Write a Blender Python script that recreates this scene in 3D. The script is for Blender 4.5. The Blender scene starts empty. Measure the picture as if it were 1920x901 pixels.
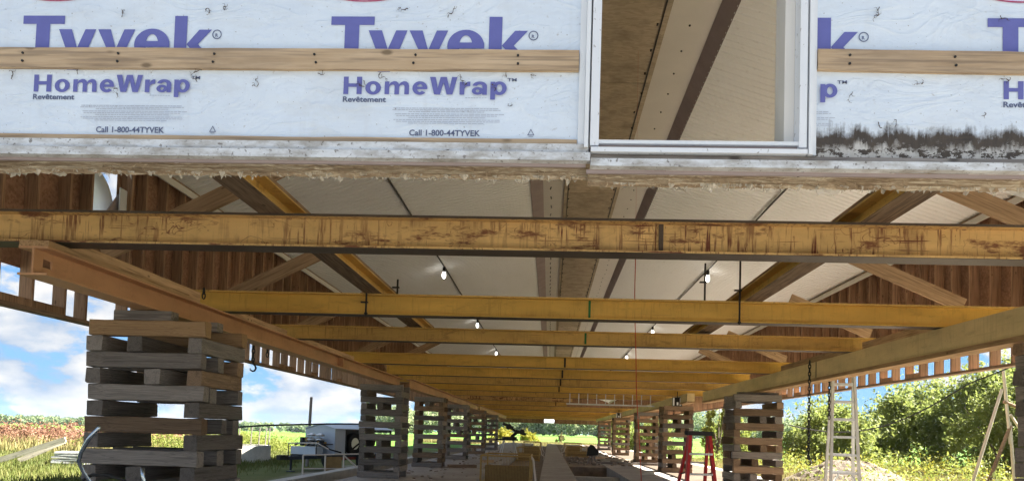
import bpy, math, random
import numpy as np
from mathutils import Vector, Matrix
R = math.radians
sc = bpy.context.scene
COL = sc.collection
EYE = 1.42            # everything below is laid out with the eye at z = 0; all is lifted by EYE at the end

# ------------------------------------------------------------------ camera
cam = bpy.data.cameras.new('camera'); cam_o = bpy.data.objects.new('camera', cam); COL.objects.link(cam_o)
F, PX, PY, W, H = 1430.0, 960.0, 745.0, 1920.0, 901.0
d = Vector(((1030 - PX) / F, -(811 - PY) / F, -1)).normalized()
up = Vector((1, -0.030, 0)).cross(d).normalized()
if up.y < 0: up = -up
xa = d.cross(up)
cam_o.matrix_world = Matrix((xa, d, up)).to_4x4()
cam.sensor_fit = 'HORIZONTAL'; cam.sensor_width = 36; cam.lens = F / W * 36
cam.shift_x = 0; cam.shift_y = -(H / 2 - PY) / W
cam.clip_start = .05; cam.clip_end = 5000
sc.camera = cam_o

# ------------------------------------------------------------------ light
SUN_EL, SUN_AZ = R(40), R(79)      # azimuth from +Y towards +X
w = bpy.data.worlds.new('World'); sc.world = w; w.use_nodes = True
nt = w.node_tree; nt.nodes.clear()
def wn(t, **k):
    n = nt.nodes.new(t)
    for a, b in k.items(): setattr(n, a, b)
    return n
sky = wn('ShaderNodeTexSky', sky_type='NISHITA', sun_disc=False, sun_elevation=SUN_EL, sun_rotation=SUN_AZ, air_density=1.0, dust_density=.15, ozone_density=2.5)
tc = wn('ShaderNodeTexCoord'); mp = wn('ShaderNodeMapping'); mp.inputs['Scale'].default_value = (1, 1, 2.1); mp.inputs['Location'].default_value = (.37, .1, .12)
nz = wn('ShaderNodeTexNoise'); nz.inputs['Scale'].default_value = 8.5; nz.inputs['Detail'].default_value = 9; nz.inputs['Roughness'].default_value = .6
nz2 = wn('ShaderNodeTexNoise'); nz2.inputs['Scale'].default_value = 17; nz2.inputs['Detail'].default_value = 6
rp = wn('ShaderNodeValToRGB'); rp.color_ramp.elements[0].position = .47; rp.color_ramp.elements[1].position = .53
cr2 = wn('ShaderNodeValToRGB'); cr2.color_ramp.elements[0].position = .38; cr2.color_ramp.elements[0].color = (1.0, 1.3, 1.75, 1); cr2.color_ramp.elements[1].position = .64; cr2.color_ramp.elements[1].color = (2.25, 2.22, 2.18, 1)
mx = wn('ShaderNodeMix', data_type='RGBA'); bg = wn('ShaderNodeBackground'); bg.inputs[1].default_value = .05; wo = wn('ShaderNodeOutputWorld')
l = nt.links.new
l(tc.outputs['Generated'], mp.inputs[0]); l(mp.outputs[0], nz.inputs[0]); l(mp.outputs[0], nz2.inputs[0]); l(nz.outputs[0], rp.inputs[0]); l(nz2.outputs[0], cr2.inputs[0])
soft = (.76, 1.8, 3.7)      # the blue of the sky levels off towards the horizon
av = wn('ShaderNodeVectorMath', operation='ADD'); av.inputs[1].default_value = soft
mv = wn('ShaderNodeVectorMath', operation='MULTIPLY'); mv.inputs[1].default_value = soft
dv = wn('ShaderNodeVectorMath', operation='DIVIDE')
l(sky.outputs[0], av.inputs[0]); l(sky.outputs[0], mv.inputs[0]); l(mv.outputs[0], dv.inputs[0]); l(av.outputs[0], dv.inputs[1])
l(rp.outputs[0], mx.inputs[0]); l(dv.outputs[0], mx.inputs[6]); l(cr2.outputs[0], mx.inputs[7]); l(mx.outputs[2], bg.inputs[0]); l(bg.outputs[0], wo.inputs[0])
sun = bpy.data.lights.new('sun', 'SUN'); sun.energy = 5.0; sun.angle = R(.53); sun.color = (1, .94, .84)
sun_o = bpy.data.objects.new('sun', sun); COL.objects.link(sun_o)
sd = Vector((math.sin(SUN_AZ) * math.cos(SUN_EL), math.cos(SUN_AZ) * math.cos(SUN_EL), math.sin(SUN_EL)))
sun_o.rotation_euler = sd.to_track_quat('Z', 'Y').to_euler()
vs = sc.view_settings; vs.view_transform = 'Standard'; vs.look = 'None'; vs.gamma = 1; vs.use_curve_mapping = False
vs.exposure = 3.15
sc.cycles.use_denoising = True; sc.cycles.max_bounces = 10; sc.cycles.diffuse_bounces = 6; sc.cycles.glossy_bounces = 3; sc.cycles.transparent_max_bounces = 6
sc.cycles.sample_clamp_indirect = 6; sc.cycles.caustics_reflective = False; sc.cycles.caustics_refractive = False

# ------------------------------------------------------------------ helpers
class MB:
    def __init__(s): s.v = []; s.f = []
    def add(s, vs, fs):
        o = len(s.v); s.v += [tuple(v) for v in vs]; s.f += [tuple(i + o for i in f) for f in fs]; return s
    def box(s, x0, x1, y0, y1, z0, z1):
        return s.add([(x0,y0,z0),(x1,y0,z0),(x1,y1,z0),(x0,y1,z0),(x0,y0,z1),(x1,y0,z1),(x1,y1,z1),(x0,y1,z1)],
                     [(3,2,1,0),(4,5,6,7),(0,1,5,4),(1,2,6,5),(2,3,7,6),(3,0,4,7)])
    def bar(s, a, b, wd, ht, roll=(0,0,1)):
        a, b = Vector(a), Vector(b); t = (b - a).normalized(); u = Vector(roll); sd_ = t.cross(u)
        if sd_.length < 1e-4: u = Vector((0,1,0)); sd_ = t.cross(u)
        sd_.normalize(); u = sd_.cross(t)
        q = [sd_ * sx * wd / 2 + u * sz * ht / 2 for sx, sz in ((-1,-1),(1,-1),(1,1),(-1,1))]
        return s.add([a + k for k in q] + [b + k for k in q], [(0,1,2,3),(7,6,5,4),(0,4,5,1),(1,5,6,2),(2,6,7,3),(3,7,4,0)])
    def tube(s, pts, r, n=8, cap=True):
        pts = [Vector(p) for p in pts]; rs = r if isinstance(r, (list, tuple)) else [r] * len(pts); rings = []; side = None
        for i, p in enumerate(pts):
            t = (pts[min(i+1, len(pts)-1)] - pts[max(i-1, 0)]).normalized()
            if side is None: side = t.orthogonal().normalized()
            side = (side - t * side.dot(t)).normalized(); u = t.cross(side)
            rings.append([p + (side * math.cos(2*math.pi*k/n) + u * math.sin(2*math.pi*k/n)) * rs[i] for k in range(n)])
        fs = [(i*n+k, i*n+(k+1)%n, (i+1)*n+(k+1)%n, (i+1)*n+k) for i in range(len(pts)-1) for k in range(n)]
        if cap: fs += [tuple(range(n-1,-1,-1)), tuple((len(pts)-1)*n+k for k in range(n))]
        return s.add([v for rg in rings for v in rg], fs)
    def ext(s, prof, a, b, axis='x'):
        """extrude a closed profile (list of 2D) along an axis from a to b"""
        n = len(prof)
        def P(t, q): return {'x': (t, q[0], q[1]), 'y': (q[0], t, q[1]), 'z': (q[0], q[1], t)}[axis]
        return s.add([P(a, q) for q in prof] + [P(b, q) for q in prof],
                     [(i, (i+1)%n, n+(i+1)%n, n+i) for i in range(n)] + [tuple(range(n-1,-1,-1)), tuple(range(n, 2*n))])
    def lathe(s, prof, n=16, c=(0,0,0)):
        m = len(prof); vs_ = [(c[0]+r*math.cos(2*math.pi*k/n), c[1]+r*math.sin(2*math.pi*k/n), c[2]+z) for k in range(n) for r, z in prof]
        return s.add(vs_, [(k*m+i, ((k+1)%n)*m+i, ((k+1)%n)*m+i+1, k*m+i+1) for k in range(n) for i in range(m-1)])
    def mesh(s, name, mat=None, smooth=False):
        me = bpy.data.meshes.new(name); me.from_pydata(s.v, [], s.f); me.validate()
        if mat: me.materials.append(mat)
        if smooth: me.polygons.foreach_set('use_smooth', [True] * len(me.polygons))
        me.update(); return me
    def build(s, name, mat=None, parent=None, loc=(0,0,0), rot=(0,0,0), smooth=False, recalc=True):
        import bmesh
        me = s.mesh(name, mat, smooth)
        if recalc:
            b = bmesh.new(); b.from_mesh(me); bmesh.ops.recalc_face_normals(b, faces=b.faces); b.to_mesh(me); b.free()
        return link(name, me, parent, loc, rot)
def link(name, me, parent=None, loc=(0,0,0), rot=(0,0,0), scale=(1,1,1)):
    o = bpy.data.objects.new(name, me); COL.objects.link(o); o.location = loc; o.rotation_euler = rot; o.scale = scale
    if parent: o.parent = parent
    return o
def tag(o, label=None, cat=None, group=None, kind=None):
    if label: o['label'] = label
    if cat: o['category'] = cat
    if group: o['group'] = group
    if kind: o['kind'] = kind
    return o
def empty(name, label, cat, loc=(0,0,0), rz=0, group=None):
    o = bpy.data.objects.new(name, None); COL.objects.link(o); o.location = loc; o.rotation_euler = (0,0,rz); o.empty_display_size = .2
    return tag(o, label, cat, group)

# ------------------------------------------------------------------ materials
class NT:
    def __init__(s, name):
        s.m = bpy.data.materials.new(name); s.m.use_nodes = True; s.t = s.m.node_tree; s.b = s.t.nodes['Principled BSDF']; s.tc = None
    def n(s, t, ins=None, **k):
        n = s.t.nodes.new(t)
        for a, b in k.items(): setattr(n, a, b)
        for a, b in (ins or {}).items(): s.set(n.inputs[a], b)
        return n
    def set(s, i, v):
        if isinstance(v, bpy.types.NodeSocket): s.t.links.new(v, i)
        else: i.default_value = v
    def co(s, scale=(1,1,1), rnd=True, kind='Object'):
        if s.tc is None:
            s.tc = s.n('ShaderNodeTexCoord'); oi = s.n('ShaderNodeObjectInfo'); s.rand = oi.outputs['Random']
            mu = s.n('ShaderNodeMath', {0: s.rand, 1: 57.0}, operation='MULTIPLY'); s.off = mu.outputs[0]
        m = s.n('ShaderNodeMapping', {'Vector': s.tc.outputs[kind], 'Scale': scale})
        if rnd:
            a = s.n('ShaderNodeVectorMath', {0: m.outputs[0], 1: s.off}, operation='ADD'); return a.outputs[0]
        return m.outputs[0]
    def noise(s, vec, scale=5., detail=4., rough=.5, dist=0.):
        return s.n('ShaderNodeTexNoise', {'Vector': vec, 'Scale': scale, 'Detail': detail, 'Roughness': rough, 'Distortion': dist}).outputs[0]
    def ramp(s, f, *st):
        n = s.n('ShaderNodeValToRGB', {0: f}); e = n.color_ramp.elements
        while len(e) < len(st): e.new(.5)
        for i, (p, c) in enumerate(st):
            e[i].position = p; e[i].color = (c, c, c, 1) if isinstance(c, (int, float)) else (*c, 1)
        return n.outputs[0]
    def mix(s, f, a, b, bt='MIX'):
        n = s.n('ShaderNodeMix', data_type='RGBA', blend_type=bt); s.set(n.inputs[0], f)
        for i, v in ((6, a), (7, b)): s.set(n.inputs[i], (*v, 1) if isinstance(v, tuple) and len(v) == 3 else v)
        return n.outputs[2]
    def math(s, op, a, b=0.):
        return s.n('ShaderNodeMath', {0: a, 1: b}, operation=op).outputs[0]
    def vary(s, c, lo=.7, hi=1.15):
        s.co(); r = s.n('ShaderNodeMapRange', {0: s.rand, 3: lo, 4: hi}).outputs[0]
        return s.n('ShaderNodeVectorMath', {0: c, 1: r}, operation='MULTIPLY').outputs[0]
    def bump(s, h, st=.3, dist=.01):
        n = s.n('ShaderNodeBump', {'Height': h, 'Strength': st, 'Distance': dist}); s.t.links.new(n.outputs[0], s.b.inputs['Normal'])
    def done(s, col, rough=.7, metal=0., spec=.3):
        s.set(s.b.inputs['Base Color'], (*col, 1) if isinstance(col, tuple) else col); s.set(s.b.inputs['Roughness'], rough); s.b.inputs['Metallic'].default_value = metal
        s.b.inputs['Specular IOR Level'].default_value = spec; return s.m

def wood(name, c1, c2, stain=(.05,.04,.03), axis=0, lo=.75, hi=1.15, st=.45, knots=True):
    t = NT(name); sc_ = [9, 9, 9]; sc_[axis] = .7
    g = t.noise(t.co(tuple(sc_)), 4, 6, .62, .6); sc2 = [1.6]*3; sc2[axis] = .55
    s_ = t.noise(t.co(tuple(sc2)), 2.4, 5, .6); sc3 = [60,60,60]; sc3[axis] = 2.5
    fine = t.noise(t.co(tuple(sc3)), 1.0, 3)
    c = t.ramp(g, (.30, c1), (.68, c2))
    c = t.mix(t.ramp(fine, (.38, .55), (.5, 0.)), c, stain)
    c = t.mix(t.math('MULTIPLY', t.ramp(s_, (.5, 0.), (.72, 1.)), st), c, stain)
    if knots:
        sk = [9.]*3; sk[axis] = 4.2
        vo = t.n('ShaderNodeTexVoronoi', {'Vector': t.co(tuple(sk)), 'Scale': 1.0}).outputs['Distance']
        c = t.mix(t.ramp(vo, (.07, .8), (.13, 0.)), c, tuple(x * .35 for x in c1))
    c = t.vary(c, lo, hi); t.bump(g, .35, .006)
    return t.done(c, .85, 0, .2)
M = {}
M['timber'] = wood('weathered_timber', (.17,.148,.13), (.34,.30,.265), (.07,.062,.058), lo=.6, hi=1.3, st=.6)
M['timber_warm'] = wood('warm_timber', (.25,.165,.10), (.42,.29,.19), (.08,.055,.04), lo=.5, hi=1.15, st=.55)
M['fresh'] = wood('fresh_timber', (.36,.22,.11), (.50,.33,.18), (.15,.09,.05), lo=.8, hi=1.1, st=.3)
M['batten'] = wood('batten_wood', (.44,.31,.19), (.60,.45,.30), (.20,.15,.11), lo=.9, hi=1.05, st=.55)
M['stud'] = wood('stud_wood', (.36,.215,.125), (.50,.32,.20), (.16,.10,.065), axis=2, lo=.8, hi=1.15, st=.35)
M['plate'] = wood('plate_wood', (.26,.17,.115), (.38,.26,.18), (.11,.08,.06), axis=1, lo=.8, hi=1.1)
M['brace'] = wood('brace_wood', (.46,.30,.175), (.62,.43,.27), (.24,.15,.09), lo=.8, hi=1.12, st=.3)
M['grey_wood'] = wood('grey_board', (.40,.37,.30), (.60,.55,.44), (.2,.18,.15), lo=.8, hi=1.1)

def osb(name, c1, c2, lo=.8, hi=1.15):
    t = NT(name)
    v = t.n('ShaderNodeTexVoronoi', {'Vector': t.co((11,30,30)), 'Scale': 1.2, 'Randomness': 1.}); n = t.noise(t.co((2,2,2)), 1.6, 5, .6)
    c = t.mix(t.ramp(v.outputs['Color'], (.2, 0.), (.8, 1.)), c1, c2); c = t.mix(t.ramp(n, (.45, 0.), (.75, .6)), c, tuple(x*.45 for x in c1))
    return t.done(t.vary(c, lo, hi), .85, 0, .15)
M['sheath'] = osb('brown_sheathing', (.27,.15,.095), (.38,.22,.145), .8, 1.2)
M['ridge_board'] = osb('ridge_osb', (.47,.39,.29), (.58,.49,.37))

def steel(name, base, rust=.5, dark=(.10,.035,.018), vary=.06, rough=.55, heavy=0.):
    """painted structural steel, long axis local X"""
    t = NT(name); b2 = tuple(x * .72 for x in base)
    n1 = t.noise(t.co((.6,2,2)), 1.5, 5, .6); c = t.mix(t.ramp(n1, (.35, 0.), (.7, 1.)), base, b2)
    streak = t.noise(t.co((34,34,2.4)), 1., 4, .62); patch = t.noise(t.co((1.1,1.1,2.2)), 1.3, 4, .55)
    speck = t.noise(t.co((30,30,8)), 1., 4, .6); hor = t.noise(t.co((1.6,4,75)), 1., 3, .55)
    m = t.math('MULTIPLY', t.ramp(streak, (.55-heavy*.7, 0.), (.63-heavy*.7, 1.)), t.ramp(patch, (.36, .1), (.62, 1.)))
    m2 = t.ramp(speck, (.655, 0.), (.70, .85)); m3 = t.math('MULTIPLY', t.ramp(hor, (.62, 0.), (.66, 1.)), t.ramp(patch, (.40, 0.), (.55, 1.)))
    cv = t.noise(t.co((3.2,3.2,5.5)), 1.6, 2, .5, .9); ln_ = t.ramp(t.math('ABSOLUTE', t.math('SUBTRACT', cv, .53)), (.0, 1.), (.011, 0.))
    ln_ = t.math('MULTIPLY', ln_, t.ramp(t.noise(t.co((2,2,3)), 1.1, 3), (.45, 0.), (.55, 1.)))
    blot = t.math('MULTIPLY', t.ramp(t.noise(t.co((1.2,1.2,4)), 2.0, 8, .72), (.57-heavy, 0.), (.63-heavy*.6, 1.)), .9)
    m = t.math('MAXIMUM', t.math('MAXIMUM', t.math('MAXIMUM', m, m2), m3), t.math('MAXIMUM', ln_, blot))
    z = t.n('ShaderNodeSeparateXYZ', {0: t.tc.outputs['Object']}).outputs[2]
    grime = t.noise(t.co((3,3,3)), 1.2, 5, .6)
    c = t.mix(t.math('MULTIPLY', m, rust), c, dark)
    c = t.mix(t.math('MULTIPLY', t.ramp(grime, (.5, 0.), (.8, 1.)), rust * .55), c, tuple(x * .5 for x in dark))
    t.bump(m, .25, .003)
    return t.done(c, rough, 0, .35)
M['rusty_yellow'] = steel('rusty_yellow_paint', (.76,.50,.20), 1.0, (.15,.042,.02), heavy=.035)
M['yellow'] = steel('yellow_paint', (.77,.48,.10), .2)
M['yellow2'] = steel('yellow_paint_worn', (.72,.46,.13), .38)
M['orange'] = steel('orange_primer', (.62,.34,.18), .22, (.2,.08,.04))
M['tan'] = steel('tan_paint', (.76,.58,.31), .2)
M['rust_flange'] = steel('rusty_flange', (.10,.075,.055), .6, (.05,.03,.022))

def plain(name, col, rough=.6, metal=0., var=.25, scale=6., spec=.3, bump=0.):
    t = NT(name); n = t.noise(t.co((1,1,1)), scale, 6, .6); c = t.mix(n, tuple(x*(1-var) for x in col), tuple(min(1, x*(1+var)) for x in col))
    if bump: t.bump(n, bump, .01)
    return t.done(c, rough, metal, spec)
M['black'] = plain('black_iron', (.022,.021,.02), .55)
M['alu'] = plain('aluminium', (.62,.63,.63), .38, .75, .12)
M['alu_dull'] = plain('dull_aluminium', (.66,.66,.64), .5, .25, .15)
M['galv'] = plain('galvanised_tube', (.45,.52,.58), .25, .95, .15)
M['red'] = plain('red_fibreglass', (.52,.03,.032), .4, 0, .2)
M['rope_red'] = plain('red_cord', (.48,.07,.035), .7)
M['green_mark'] = plain('green_spray_paint', (.03,.17,.05), .6)
M['white_paint'] = plain('white_paint', (.78,.79,.80), .45, 0, .06, 4)
M['trailer_white'] = plain('trailer_white', (.46,.52,.60), .4, 0, .08, 4)
M['trailer_dark'] = plain('trailer_dark', (.035,.04,.05), .5)
M['rubber'] = plain('rubber', (.02,.02,.021), .8)
M['trailer_red'] = plain('trailer_red', (.22,.05,.035), .5)
M['crate'] = plain('rusty_crate_tube', (.44,.29,.10), .6, 0, .35, 8)
M['crate_panel'] = plain('rusty_crate_panel', (.26,.17,.07), .75, 0, .4, 12)
M['pipe_white'] = plain('bare_bent_tube', (.60,.54,.48), .45, .2, .15)
M['saw'] = plain('saw_body', (.03,.032,.03), .5)
M['post'] = plain('grey_post', (.22,.19,.17), .8)
M['pole'] = plain('bare_pole', (.52,.46,.37), .75, 0, .2)
M['dark_board'] = plain('dark_ridge_board', (.34,.28,.275), .8, 0, .3, 3)

t = NT('bulb_glow'); t.b.inputs['Emission Color'].default_value = (1, .96, .88, 1); t.b.inputs['Emission Strength'].default_value = 1.6; M['bulb'] = t.done((.9,.9,.86), .3)

def liner():
    t = NT('white_liner'); n = t.noise(t.co((1,.25,1), False), .8, 5, .6); n2 = t.noise(t.co((4,4,4), False), 3, 5, .65)
    c = t.mix(t.ramp(n, (.35, 0.), (.75, 1.)), (.88,.89,.89), (.81,.815,.805)); c = t.mix(t.ramp(n2, (.60, 0.), (.78, .45)), c, (.40,.36,.30))
    return t.done(c, .5, 0, .3)
M['liner'] = liner()
M['ridge_white'] = plain('ridge_white', (.72,.69,.64), .55, 0, .08, 3)

def wrap():
    t = NT('house_wrap'); co = t.co((1,1,1), False)
    n1 = t.noise(co, 2.2, 5, .6); c = t.mix(t.ramp(n1, (.3, 0.), (.72, 1.)), (.72,.795,.88), (.63,.70,.785))
    n2 = t.noise(t.co((1.2,1,1.6), False), 26, 4, .6); n3 = t.noise(co, 2.6, 4, .55)
    c = t.mix(t.math('MULTIPLY', t.ramp(n2, (.64, 0.), (.72, 1.)), t.ramp(n3, (.42, .05), (.66, .75))), c, (.22,.17,.12))
    sp = t.noise(co, 95, 2, .5); c = t.mix(t.ramp(sp, (.69, 0.), (.74, .7)), c, (.12,.09,.07))
    sm = t.noise(t.co((.8,1,2.2), False), 3.4, 7, .68); c = t.mix(t.ramp(sm, (.50, 0.), (.78, .30)), c, (.45,.42,.37))
    sv = t.noise(t.co((16,1,1.4), False), 1., 5, .6); c = t.mix(t.ramp(sv, (.56, 0.), (.74, .14)), c, (.44,.42,.40))
    # mildew along the foot of the wall right of the window (a stain of its own shape)
    xyz = t.n('ShaderNodeSeparateXYZ', {0: t.tc.outputs['Object']}); ed = t.noise(t.co((1.3,1,1), False), 9, 6, .7)
    ed2 = t.noise(t.co((9,1,1.2), False), 2.2, 6, .7); zz = t.math('ADD', t.math('ADD', xyz.outputs[2], t.math('MULTIPLY', t.math('SUBTRACT', ed, .5), .13)), t.math('MULTIPLY', t.math('SUBTRACT', ed2, .5), .13))
    mz = t.ramp(t.math('MULTIPLY', t.math('SUBTRACT', zz, 1.0), 2.), (.40, 1.), (.47, 0.)); mxx = t.ramp(t.math('SUBTRACT', xyz.outputs[0], .95), (.0, 0.), (.05, 1.))
    flake = t.noise(t.co((1,1,1.5), False), 21, 8, .72)
    zb = t.math('MULTIPLY', t.math('SUBTRACT', zz, 1.0), 2.); band = t.math('MULTIPLY', t.ramp(zb, (.27, 1.), (.34, 0.)), t.ramp(flake, (.47, 0.), (.50, 1.)))
    st = t.mix(t.math('MULTIPLY', band, .85), (.055,.045,.037), (.66,.64,.60)); st = t.mix(t.ramp(ed2, (.35, .0), (.75, .4)), st, (.17,.13,.095))
    c = t.mix(t.math('MULTIPLY', mz, mxx), c, st)
    # grime film along the foot on the left
    wr = t.noise(t.co((1.1,1,2.6), False), 2.4, 4, .5, 1.2); ws_ = t.ramp(t.math('ABSOLUTE', t.math('SUBTRACT', wr, .5)), (.0, 1.), (.05, 0.)); t.bump(t.math('ADD', t.math('MULTIPLY', ws_, .10), t.noise(t.co((2,1,3), False), 2.2, 4, .55)), .5, .035)
    return t.done(c, .55, 0, .25)
M['wrap'] = wrap()
def dirty_white(name):
    t = NT(name); a = t.noise(t.co((2,2,5)), 5, 6, .65); b = t.noise(t.co((1,1,1)), 60, 3, .6)
    c = t.mix(t.ramp(a, (.40, 0.), (.68, .85)), (.66,.68,.70), (.28,.25,.21)); c = t.mix(t.ramp(b, (.60, 0.), (.68, .8)), c, (.14,.12,.10))
    return t.done(c, .5, 0, .3)
M['trim'] = dirty_white('dirty_white_trim')
M['trim_clean'] = plain('white_vinyl', (.74,.76,.78), .4, 0, .08, 6)
def dirty2():
    t = NT('speckled_vinyl'); b = t.noise(t.co((1,1,.6)), 55, 3, .6); c = t.mix(t.ramp(b, (.64, 0.), (.70, .8)), (.74,.76,.79), (.25,.23,.2)); return t.done(c, .42, 0, .3)
M['vinyl'] = dirty2()
M['print'] = plain('blue_print', (.135,.145,.40), .6, 0, .12, 30)
M['print_dark'] = plain('slate_print', (.12,.145,.24), .6)
M['print_grey'] = plain('fine_print', (.40,.43,.50), .6)
M['print_red'] = plain('red_print', (.42,.05,.14), .6)
def insul():
    t = NT('insulation'); a = t.noise(t.co((.9,9,6)), 4, 8, .75); b = t.noise(t.co((1,1,1)), 30, 4, .65)
    c = t.ramp(a, (.30, (.14,.10,.065)), (.48, (.34,.26,.175)), (.66, (.70,.63,.50))); c = t.mix(t.ramp(b, (.52, 0.), (.72, .6)), c, (.22,.15,.10)); t.bump(b, .8, .02)
    return t.done(c, .95, 0, .1)
M['insul'] = insul()
t = NT('torn_film'); t.b.inputs['Alpha'].default_value = .5; M['film'] = t.done((.78,.75,.68), .35)
M['vine'] = plain('dead_vine', (.085,.06,.045), .9)
def concrete(name, c1, c2, sc_=1.):
    t = NT(name); a = t.noise(t.co((1,1,1), False), .9*sc_, 8, .65); b = t.noise(t.co((1,1,1), False), 12*sc_, 6, .6)
    c = t.ramp(a, (.3, c1), (.7, c2)); c = t.mix(t.ramp(b, (.5, 0.), (.75, .5)), c, tuple(x*.5 for x in c1)); t.bump(b, .3, .02); return t.done(c, .9, 0, .2)
M['slab'] = concrete('slab_concrete', (.30,.275,.25), (.46,.43,.39)); M['pale_conc'] = concrete('pale_concrete', (.42,.40,.36), (.58,.56,.51), 2)
M['dirt'] = concrete('brown_dirt', (.075,.055,.04), (.15,.115,.085), 2); M['pit'] = concrete('pit_dirt', (.05,.043,.036), (.11,.095,.08)); M['rubble'] = concrete('rubble', (.17,.13,.10), (.33,.27,.21), 4)
def sand():
    t = NT('gravel_pile'); a = t.noise(t.co((1,1,1)), 2, 5, .6); b = t.noise(t.co((1,1,1)), 16, 6, .7); c = t.ramp(b, (.3, (.11,.09,.07)), (.7, (.25,.215,.17))); c = t.mix(a, c, (.18,.155,.12)); t.bump(b, .9, .08); return t.done(c, .95, 0, .1)
M['sand'] = sand()
def leaf(name, c1, c2, c3=None, scale=.6, trans=.35):
    t = NT(name); a = t.noise(t.co((1,1,1), False), scale, 4, .6); b = t.noise(t.co((1,1,1), False), scale*14, 2, .6)
    c = t.ramp(a, (.32, c1), (.68, c2)); c = t.mix(t.ramp(b, (.35, 0.), (.65, .6)), c, c3 or tuple(x*1.3 for x in c2))
    t.done(c, .6, 0, .25)
    tr = t.n('ShaderNodeBsdfTranslucent', {0: c}); mxs = t.n('ShaderNodeMixShader', {0: trans}); o = t.t.nodes['Material Output']
    t.t.links.new(t.b.outputs[0], mxs.inputs[1]); t.t.links.new(tr.outputs[0], mxs.inputs[2]); t.t.links.new(mxs.outputs[0], o.inputs[0]); return t.m
M['leaf_bush'] = leaf('bush_leaves', (.125,.17,.045), (.20,.245,.06), (.27,.285,.08), .35, .5)
M['leaf_light'] = leaf('light_leaves', (.105,.15,.03), (.20,.235,.05), (.28,.285,.07), .8, .5)
M['leaf_far'] = leaf('far_leaves', (.075,.13,.07), (.16,.215,.09), (.22,.26,.12), .03, .35)
M['leaf_pop'] = leaf('poplar_leaves', (.13,.19,.09), (.26,.31,.15), (.34,.37,.2), .05, .4)
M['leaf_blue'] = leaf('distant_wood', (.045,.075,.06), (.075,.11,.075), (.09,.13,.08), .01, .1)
M['weed_red'] = leaf('red_weeds', (.17,.085,.055), (.23,.15,.085), (.24,.105,.08), .5, .3)
M['weed_tan'] = leaf('tan_weeds', (.20,.155,.065), (.27,.23,.105), (.16,.18,.05), .5, .3)
M['weed_yellow'] = leaf('goldenrod', (.17,.19,.03), (.32,.28,.03), (.40,.34,.035), .7, .3)
M['grass'] = leaf('grass_blades', (.055,.085,.015), (.11,.14,.03), (.18,.155,.06), .35, .3)
M['bark'] = plain('bark', (.11,.085,.065), .9)
def ground():
    t = NT('ground'); p = t.n('ShaderNodeNewGeometry').outputs['Position']; xyz = t.n('ShaderNodeSeparateXYZ', {0: p}); co = t.co((1,1,1), False)
    a = t.noise(co, .35, 7, .62); b = t.noise(co, 6, 6, .65); big = t.noise(t.co((.25,1,1), False), .035, 4, .5)
    near = t.ramp(a, (.3, (.06,.078,.015)), (.52, (.105,.118,.03)), (.72, (.165,.14,.06)))
    field = t.ramp(big, (.35, (.07,.16,.025)), (.6, (.105,.20,.035)), (.72, (.16,.22,.05)))
    near = t.mix(t.ramp(b, (.45, 0.), (.7, .6)), near, (.07,.08,.02))
    dist = t.math('MULTIPLY', xyz.outputs[1], .01)
    c = t.mix(t.ramp(t.math('ADD', dist, t.math('MULTIPLY', a, .1)), (.56, 0.), (.62, 1.)), near, field)
    ax = t.math('ABSOLUTE', t.math('SUBTRACT', xyz.outputs[0], .4)); wob = t.math('MULTIPLY', a, 4.)
    yard = t.ramp(t.math('MULTIPLY', t.math('SUBTRACT', t.math('ADD', ax, wob), 5.), .1), (.38, 1.), (.50, 0.))
    yy = t.ramp(dist, (.75, 1.), (.85, 0.)); fr_ = t.ramp(t.math('MULTIPLY', t.math('ADD', xyz.outputs[1], a), .02), (.02, 1.), (.05, 0.))
    c = t.mix(t.math('MULTIPLY', yard, yy), c, t.ramp(b, (.3, (.30,.265,.22)), (.7, (.42,.38,.33)))); c = t.mix(fr_, c, t.ramp(b, (.3, (.10,.10,.095)), (.7, (.165,.165,.155)))); t.bump(b, .5, .05)  # pale yard and unseen front soil toned for the light they bounce
    return t.done(c, .95, 0, .1)
M['ground'] = ground()
t = NT('hazy_hill_forest'); co_ = t.co((1,1,1), False); M['hill'] = t.done(t.ramp(t.noise(co_, .05, 7, .7), (.3, (.035,.075,.09)), (.7, (.075,.13,.13))), .95, 0, .1)  # blue of distant haze put into the forest colour

rnd = random.Random(11); rng = np.random.default_rng(5)

# ------------------------------------------------------------------ terrain
def sstep(a, b, x):
    x = min(1, max(0, (x - a) / (b - a))); return x * x * (3 - 2 * x)
def gz(x, y):
    z = -1.42
    if y > 60: z -= 5.2 * sstep(90, 650, y) * sstep(.02, .32, -x / y)
    z -= .5 * sstep(8, 30, x) * sstep(-50, 5, y) * 0
    return z
xs = sorted(set([-2500,-1600,-1000,-700,-500,-380,-300,-240,-190,-150,-120,-95,-75,-60,-48,-38,-30,-24,-19,-15,-12,-9,-7,-5.6,6.4,9,12,15,19,24,30,38,48,60,75,95,120,150,190,240,300,380,500,700,1000,1600,2500]))
ys = sorted(set([-400,-200,-100,-50,-25,-12,-5,2.7,10,20,30,45,60,80.3,90,110,140,180,220,270,330,400,480,560,650,800,1000,1400,2000,3000]))
g = MB()
for y in ys:
    for x in xs: g.v.append((x, y, gz(x, y)))
nx = len(xs)
for j in range(len(ys)-1):
    for i in range(nx-1):
        if xs[i] >= -5.6 and xs[i+1] <= 6.4 and ys[j] >= 2.7 and ys[j+1] <= 80.3: continue
        g.f.append((j*nx+i, j*nx+i+1, (j+1)*nx+i+1, (j+1)*nx+i))
tag(g.build('ground', M['ground']), 'grass and bare ground around the raised barn', kind='structure')
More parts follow.
